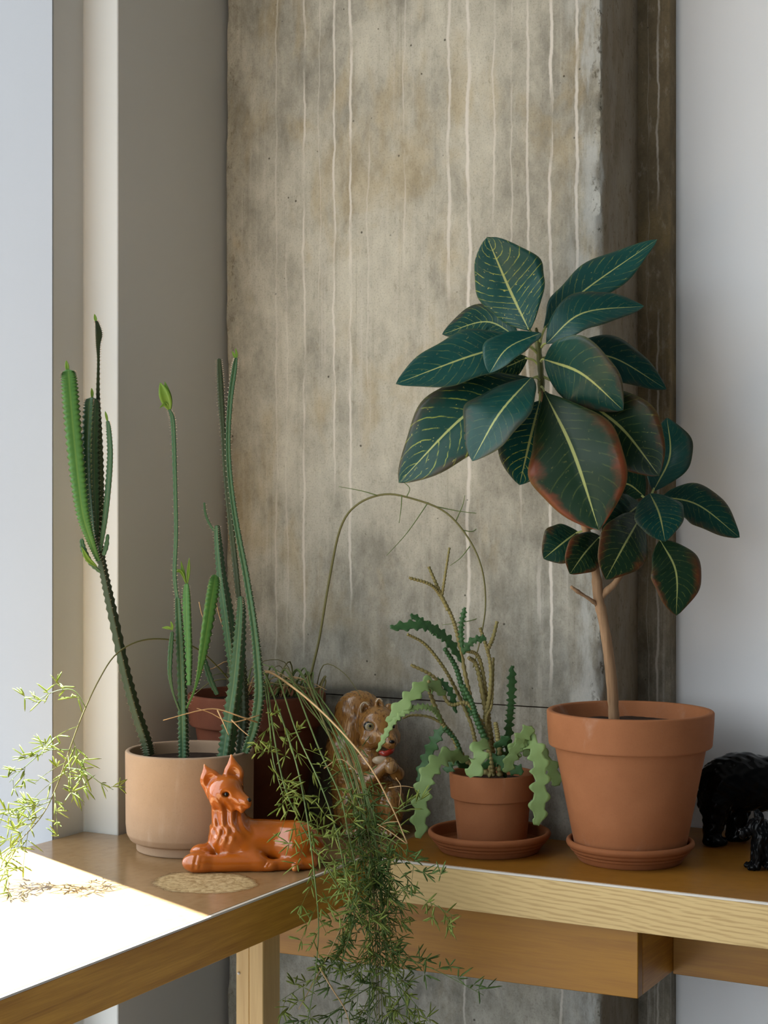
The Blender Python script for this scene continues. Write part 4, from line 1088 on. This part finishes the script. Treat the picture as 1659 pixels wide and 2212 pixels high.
# ------------------------------------------------------------------ dog figurine
DD = 2.375; kd = DD / FPX; bd = spot(545, DD)
def dog_sdf(G):
    d = cap(G, (500, 12, 56), (640, 20, 50), 47, 46)                                   # trunk
    d = smin(d, ell(G, (505, 4, 58), (42, 42, 50)), 16)                                # chest
    d = smin(d, cap(G, (497, 2, 70), (487, 4, 140), 41, 31), 22)                       # neck
    d = smin(d, ell(G, (640, 2, 48), (48, 44, 46), ry=-12), 14)                        # haunch
    d = smin(d, ell(G, (664, 26, 40), (36, 44, 38)), 14)
    d = smin(d, cap(G, (672, -22, 15), (588, -40, 12), 16, 12), 9)                     # hind foot
    d = smin(d, ell(G, (584, -44, 12), (19, 15, 12)), 6)
    d = smin(d, cap(G, (540, -18, 34), (560, -36, 18), 26, 18), 16)                    # elbow
    d = smin(d, cap(G, (560, -38, 16), (450, -48, 17), 18, 19), 10)                    # near forearm
    d = smin(d, ell(G, (432, -50, 20), (33, 26, 22)), 9)                               # near paw
    d = smin(d, cap(G, (500, 2, 30), (448, -8, 30), 22, 22), 10)                       # far forearm
    d = smin(d, ell(G, (438, -22, 34), (26, 24, 20)), 8)
    d = smin(d, cap(G, (676, 30, 16), (640, -58, 9), 14, 7), 7)                        # tail tucked along the flank
    # head turned to its left
    d = smin(d, ell(G, (487, -4, 166), (38, 38, 33), ry=8), 14)
    d = smin(d, cap(G, (500, -14, 158), (533, -34, 145), 26, 14), 9)                # muzzle
    d = smin(d, cap(G, (492, -12, 142), (526, -32, 133), 16, 10), 5)                    # jaw
    d = smin(d, ell(G, (475, -24, 152), (20, 15, 22)), 8)                              # cheek ruff
    # ears: hollowed shells
    q = G * np.array((1, 1.6, 1))
    e1 = smin(cap(q, (466, 6, 158), (454, 6, 188), 21, 22), cap(q, (454, 6, 188), (441, 8, 219), 22, 2.5), 6) / 1.25
    e1 = smax(e1, -smin(cap(q, (466, -22, 164), (456, -22, 188), 12, 18), cap(q, (456, -22, 188), (444, -14, 212), 18, 2), 5) / 1.25, 3)
    e2 = smin(cap(q, (503, 10, 172), (504, 10, 202), 22, 21), cap(q, (504, 10, 202), (499, 12, 240), 21, 2.5), 6) / 1.25
    e2 = smax(e2, -smin(cap(q, (506, -16, 182), (506, -17, 204), 13, 17), cap(q, (506, -17, 204), (500, -9, 232), 17, 2), 5) / 1.25, 3)
    d = smin(d, e1, 5); d = smin(d, e2, 5)
    x, y, z = G[..., 0], G[..., 1], G[..., 2]
    # brow ridge, eye sockets, mouth line, toe lines, ruff folds
    d = smax(d, -ell(G, (492, -41, 163), (8, 7, 6)), 4)
    d = smax(d, -ell(G, (517, -14, 168), (5, 7, 5)), 4)
    mouth = cap(G, (536, -47, 137), (500, -39, 141), 2.8, 2.8)
    d = smax(d, -mouth, 3)
    ruff = np.exp(-((z - 112) / 34) ** 2) * np.exp(-((x - 490) / 46) ** 2) * (y < 10)
    d = d + 3.4 * ruff * np.sin((x - 470) * .30 + (z - 110) * .13 + np.sin(z * .08) * 1.6)
    chestf = np.exp(-((z - 78) / 24) ** 2) * np.exp(-((x - 478) / 26) ** 2) * (y < 0)
    d = d + 2.8 * chestf * np.sin(x * .36 - z * .12)
    for tx in (418, 430, 443):
        d = smax(d, -cap(G, (tx + 3, -64, 42), (tx, -77, 26), 2.8, 2.8), 2.5); d = smax(d, -cap(G, (tx, -77, 26), (tx - 4, -74, 6), 2.8, 2.8), 2.5)
    for tx in (574, 582):
        d = smax(d, -cap(G, (tx - 4, -62, 8), (tx + 8, -52, 24), 1.4, 1.4), 2)
    return np.maximum(d, -z)
V, F = surface(dog_sdf, (388, -94, -3), (716, 82, 246), 2.6)
off = np.array((545, 0, 0))
dg = empty('dog_figurine', bd, 'glossy orange ceramic shepherd dog lying on the left desk, head turned right', 'figurine')
dplace = lambda v: place(np.asarray(v) - off, bd, kd)
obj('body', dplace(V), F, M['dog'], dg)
for c_, r_ in (((492.5, -37, 163), 5.2), ((519, -17, 168.5), 4.2)):
    v, f = sphere(c_, r_, 10); obj('eye', dplace(v), f, M['ink'], dg)
v, f = sphere((541, -40, 151), 5.2, 10, (1, 1, 1)); obj('nose', dplace(np.array(v)), f, M['ink'], dg)

# ------------------------------------------------------------------ squirrel figurine
DQ = 2.625; kq = DQ / FPX; bq = spot(795, DQ)
def squ_sdf(G):
    d = ell(G, (792, 8, 74), (50, 46, 76))                                              # body
    d = smin(d, ell(G, (802, 2, 150), (42, 38, 48)), 20)                                # chest
    d = smin(d, ell(G, (816, -8, 232), (44, 42, 43)), 12)                               # head
    d = smin(d, cap(G, (826, -26, 218), (842, -48, 204), 29, 17), 12)                   # muzzle
    d = smin(d, ell(G, (800, -32, 206), (23, 18, 20)), 8)                               # cheeks
    d = smin(d, ell(G, (850, -18, 210), (16, 18, 20)), 8)
    for cx_, cy_ in ((755, -6), (845, -2)):                                             # haunches
        d = smin(d, ell(G, (cx_, cy_, 62), (30, 40, 54)), 10)
    d = smin(d, ell(G, (766, -46, 12), (27, 30, 14)), 7)                                # feet
    d = smin(d, ell(G, (838, -40, 14), (26, 30, 15)), 7)
    d = smin(d, cap(G, (762, -10, 150), (790, -46, 116), 22, 16), 9)                    # arms to the mouth
    d = smin(d, cap(G, (790, -46, 116), (834, -58, 158), 16, 13), 8)
    d = smin(d, cap(G, (842, -8, 148), (858, -36, 134), 17, 14), 8)
    d = smin(d, cap(G, (858, -36, 134), (842, -58, 160), 14, 12), 8)
    tl = smin(cap(G, (752, 50, 30), (748, 52, 170), 34, 42), cap(G, (748, 52, 170), (764, 44, 252), 42, 42), 20)
    tl = smin(tl, ell(G, (776, 36, 268), (44, 34, 36)), 14)                             # plume curling over
    d = smin(d, tl, 7)
    e1 = smax(ell(G, (789, -6, 266), (13, 10, 20), ry=-14), -ell(G, (790, -16, 266), (8, 9, 13), ry=-14), 2.5)
    e2 = smax(ell(G, (819, -2, 274), (11, 9, 19), ry=10), -ell(G, (820, -11, 274), (6, 8, 12), ry=10), 2.5)
    e3 = ell(G, (842, 6, 266), (11, 9, 14), ry=25)
    d = smin(smin(d, e1, 4), smin(e2, e3, 3), 4)
    x, y, z = G[..., 0], G[..., 1], G[..., 2]
    body = 1 / (1 + np.exp((z - 185) / 5))
    fur = np.sin(z * .78 + np.sin(x * .16) * 2.2 + y * .05) * np.sin(x * .10 + y * .21 + z * .06)
    d = d + .9 * fur * (y > -40) * body * (z > 22)
    plume = (1 / (1 + np.exp(-(y - 22) / 4))) * (z > 60)
    d = d + 1.1 * plume * np.sin(x * .42 + y * .35 + z * .12)
    d = smax(d, -ell(G, (798, -47, 236), (12, 6, 10)), 3)
    for tx in (756, 765, 774):
        d = smax(d, -cap(G, (tx, -82, 10), (tx, -60, 30), 2.2, 2.2), 2.5)
    for tx in (830, 839, 848):
        d = smax(d, -cap(G, (tx, -76, 10), (tx, -54, 30), 2.2, 2.2), 2.5)
    return np.maximum(d, -z)
V, F = surface(squ_sdf, (700, -88, -3), (884, 104, 316), 2.6)
qoff = np.array((795, 0, 0)); qplace = lambda v: place(np.asarray(v) - qoff, bq, kq)
sq = empty('squirrel_figurine', bq, 'honey brown ceramic squirrel sitting upright behind the fern, bushy tail', 'figurine')
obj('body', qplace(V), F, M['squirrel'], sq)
def disc_eye(c, r, t): v, f = sphere((0, 0, 0), r, 14, (1, t, .86)); return np.array(v) + c, f
v, f = disc_eye((798, -41, 236), 12.5, .45); e_ = obj('eye', qplace(v), f, M['ink'], sq)
v, f = disc_eye((798.3, -43, 235.5), 10.6, .42); obj('eyeball', qplace(v), f, M['eye_white'], e_)
v, f = disc_eye((799, -45, 236), 7.6, .40); obj('iris', qplace(v), f, M['iris'], e_)
v, f = disc_eye((799.5, -46.4, 236.5), 4.4, .45); obj('pupil', qplace(v), f, M['ink'], e_)
v, f = sphere((846, -34, 234), 7, 10); obj('eye', qplace(v), f, M['ink'], sq)
v, f = sphere((846, -63, 206), 5, 10, (1.2, .8, .8)); obj('nose', qplace(v), f, M['ink'], sq)
tv, tf = tube(catmull([(820, -52, 182), (832, -58, 180), (843, -54, 184), (850, -46, 188)], 14), [4, 5, 6, 6, 6, 6, 6, 6, 6, 6, 6, 5, 5, 4], 8)
obj('collar', qplace(tv), tf, M['red'], sq)
v, f = sphere((822, -58, 166), 15, 12, (1.2, .6, .62)); obj('chest_ruff', qplace(v), f, M['cream'], sq)
v, f = sphere((844, -62, 152), 15, 12); obj('nut', qplace(v), f, M['squirrel'], sq)
for tx, cy_ in ((752, -74), (760.5, -76), (769.5, -76), (778, -73), (826, -68), (834.5, -70), (843.5, -69)):
    v, f = tube(catmull([(tx, cy_ + 22, 22), (tx, cy_ + 8, 17), (tx, cy_ - 1, 6)], 8), [2.5, 3.4, 3.8, 4, 4, 3.8, 3.4, 2.4], 8)
    obj('toe', qplace(v), f, M['cream'], sq)
for pts in ([(780, -15, 262), (779, -17, 276), (787, -17, 284), (797, -17, 278)], [(812, -12, 284), (819, -13, 292), (826, -12, 286)]):
    v, f = tube(catmull(pts, 16), 1.9, 6); obj('ear_rim', qplace(v), f, M['cream'], sq)

# ------------------------------------------------------------------ black bear and black terrier
DBR = 2.545; kb = DBR / FPX; bb = spot(1640, DBR)
def bear_sdf(G):
    d = cap(G, (1566, 0, 128), (1720, 0, 124), 56, 58)
    d = smin(d, ell(G, (1602, 0, 148), (58, 50, 48)), 18)
    d = smin(d, ell(G, (1700, 0, 150), (56, 50, 46)), 20)
    d = smin(d, ell(G, (1550, -4, 104), (42, 46, 62), ry=-8), 12)
    for x_, y_, w_ in ((1532, -26, 0), (1592, 24, 0), (1712, -26, 0), (1742, 24, 0)):
        d = smin(d, cap(G, (x_ + 10, y_, 90), (x_, y_, 14), 30, 19), 12)
        d = smin(d, ell(G, (x_ + 8, y_ - 6, 11), (26, 22, 12)), 7)
    d = smin(d, ell(G, (1519, 0, 84), (11, 12, 16)), 6)                                  # tail stub
    d = smin(d, cap(G, (1740, 0, 138), (1790, -6, 120), 46, 38), 18)                     # neck, head lowered
    d = smin(d, ell(G, (1804, -8, 116), (40, 38, 36)), 12)
    d = smin(d, cap(G, (1822, -12, 108), (1852, -18, 98), 22, 15), 8)
    for y_ in (-36, 24): d = smin(d, ell(G, (1786, y_, 152), (10, 9, 12)), 5)
    x, y, z = G[..., 0], G[..., 1], G[..., 2]
    d = d + 2.2 * np.sin(x * .15 + np.sin(z * .1) * 1.5) * np.sin(z * .17 + y * .08) * np.sin(y * .13 + x * .04) + .8 * np.sin(x * .26 + z * .16) * np.sin(z * .28 - y * .2)
    return np.maximum(d, -z)
V, F = surface(bear_sdf, (1496, -70, -3), (1880, 70, 216), 3.0)
boff = np.array((1640, 0, 0)); bplace = lambda v: place(np.asarray(v) - boff, bb, kb)
br = empty('bear_figurine', bb, 'large glossy black ceramic bear standing on four legs by the white wall', 'figurine')
obj('body', bplace(V), F, M['black'], br)
for y_ in (-36, 12):
    v, f = sphere((1826, y_, 126), 4, 8); obj('eye', bplace(v), f, M['ink'], br)

DT = 2.36; kt = DT / FPX; bt = spot(1650, DT)
def ter_sdf(G):
    d = cap(G, (1648, 0, 86), (1668, 0, 40), 22, 30)                                     # chest to seat
    d = smin(d, ell(G, (1676, 0, 34), (32, 30, 34)), 10)
    d = smin(d, ell(G, (1634, 0, 92), (20, 20, 19)), 8)                                  # head
    d = smin(d, cap(G, (1624, -2, 86), (1604, -4, 80), 13, 9), 5)                        # square muzzle
    d = smin(d, ell(G, (1604, -4, 76), (9, 10, 11)), 4)                                  # beard
    for y_ in (-14, 14):
        d = smin(d, cap(G, (1640, y_, 70), (1632, y_, 10), 13, 9), 7)
        d = smin(d, ell(G, (1624, y_, 6), (15, 10, 7)), 4)
        d = smin(d, ell(G, (1640, y_ * 1.1, 112), (7, 5, 16), ry=12), 4)                 # pricked ears
        d = smin(d, ell(G, (1668, y_ * 1.6, 10), (22, 12, 11)), 6)
    d = smin(d, cap(G, (1700, 0, 40), (1712, 0, 66), 8, 5), 6)
    x, y, z = G[..., 0], G[..., 1], G[..., 2]
    d = d + 1.3 * np.sin(x * .55 + np.sin(z * .15) * 2) * np.sin(y * .4 + z * .12)
    return np.maximum(d, -z)
V, F = surface(ter_sdf, (1584, -50, -2), (1724, 50, 140), 1.6)
toff = np.array((1650, 0, 0)); tplace = lambda v: place(np.asarray(v) - toff, bt, kt)
tr = empty('terrier_figurine', bt, 'small glossy black ceramic terrier sitting in front of the black bear', 'figurine')
obj('body', tplace(V), F, M['black'], tr)
v, f = sphere((1597, -5, 84), 4.5, 8); obj('nose', tplace(v), f, M['ink'], tr)
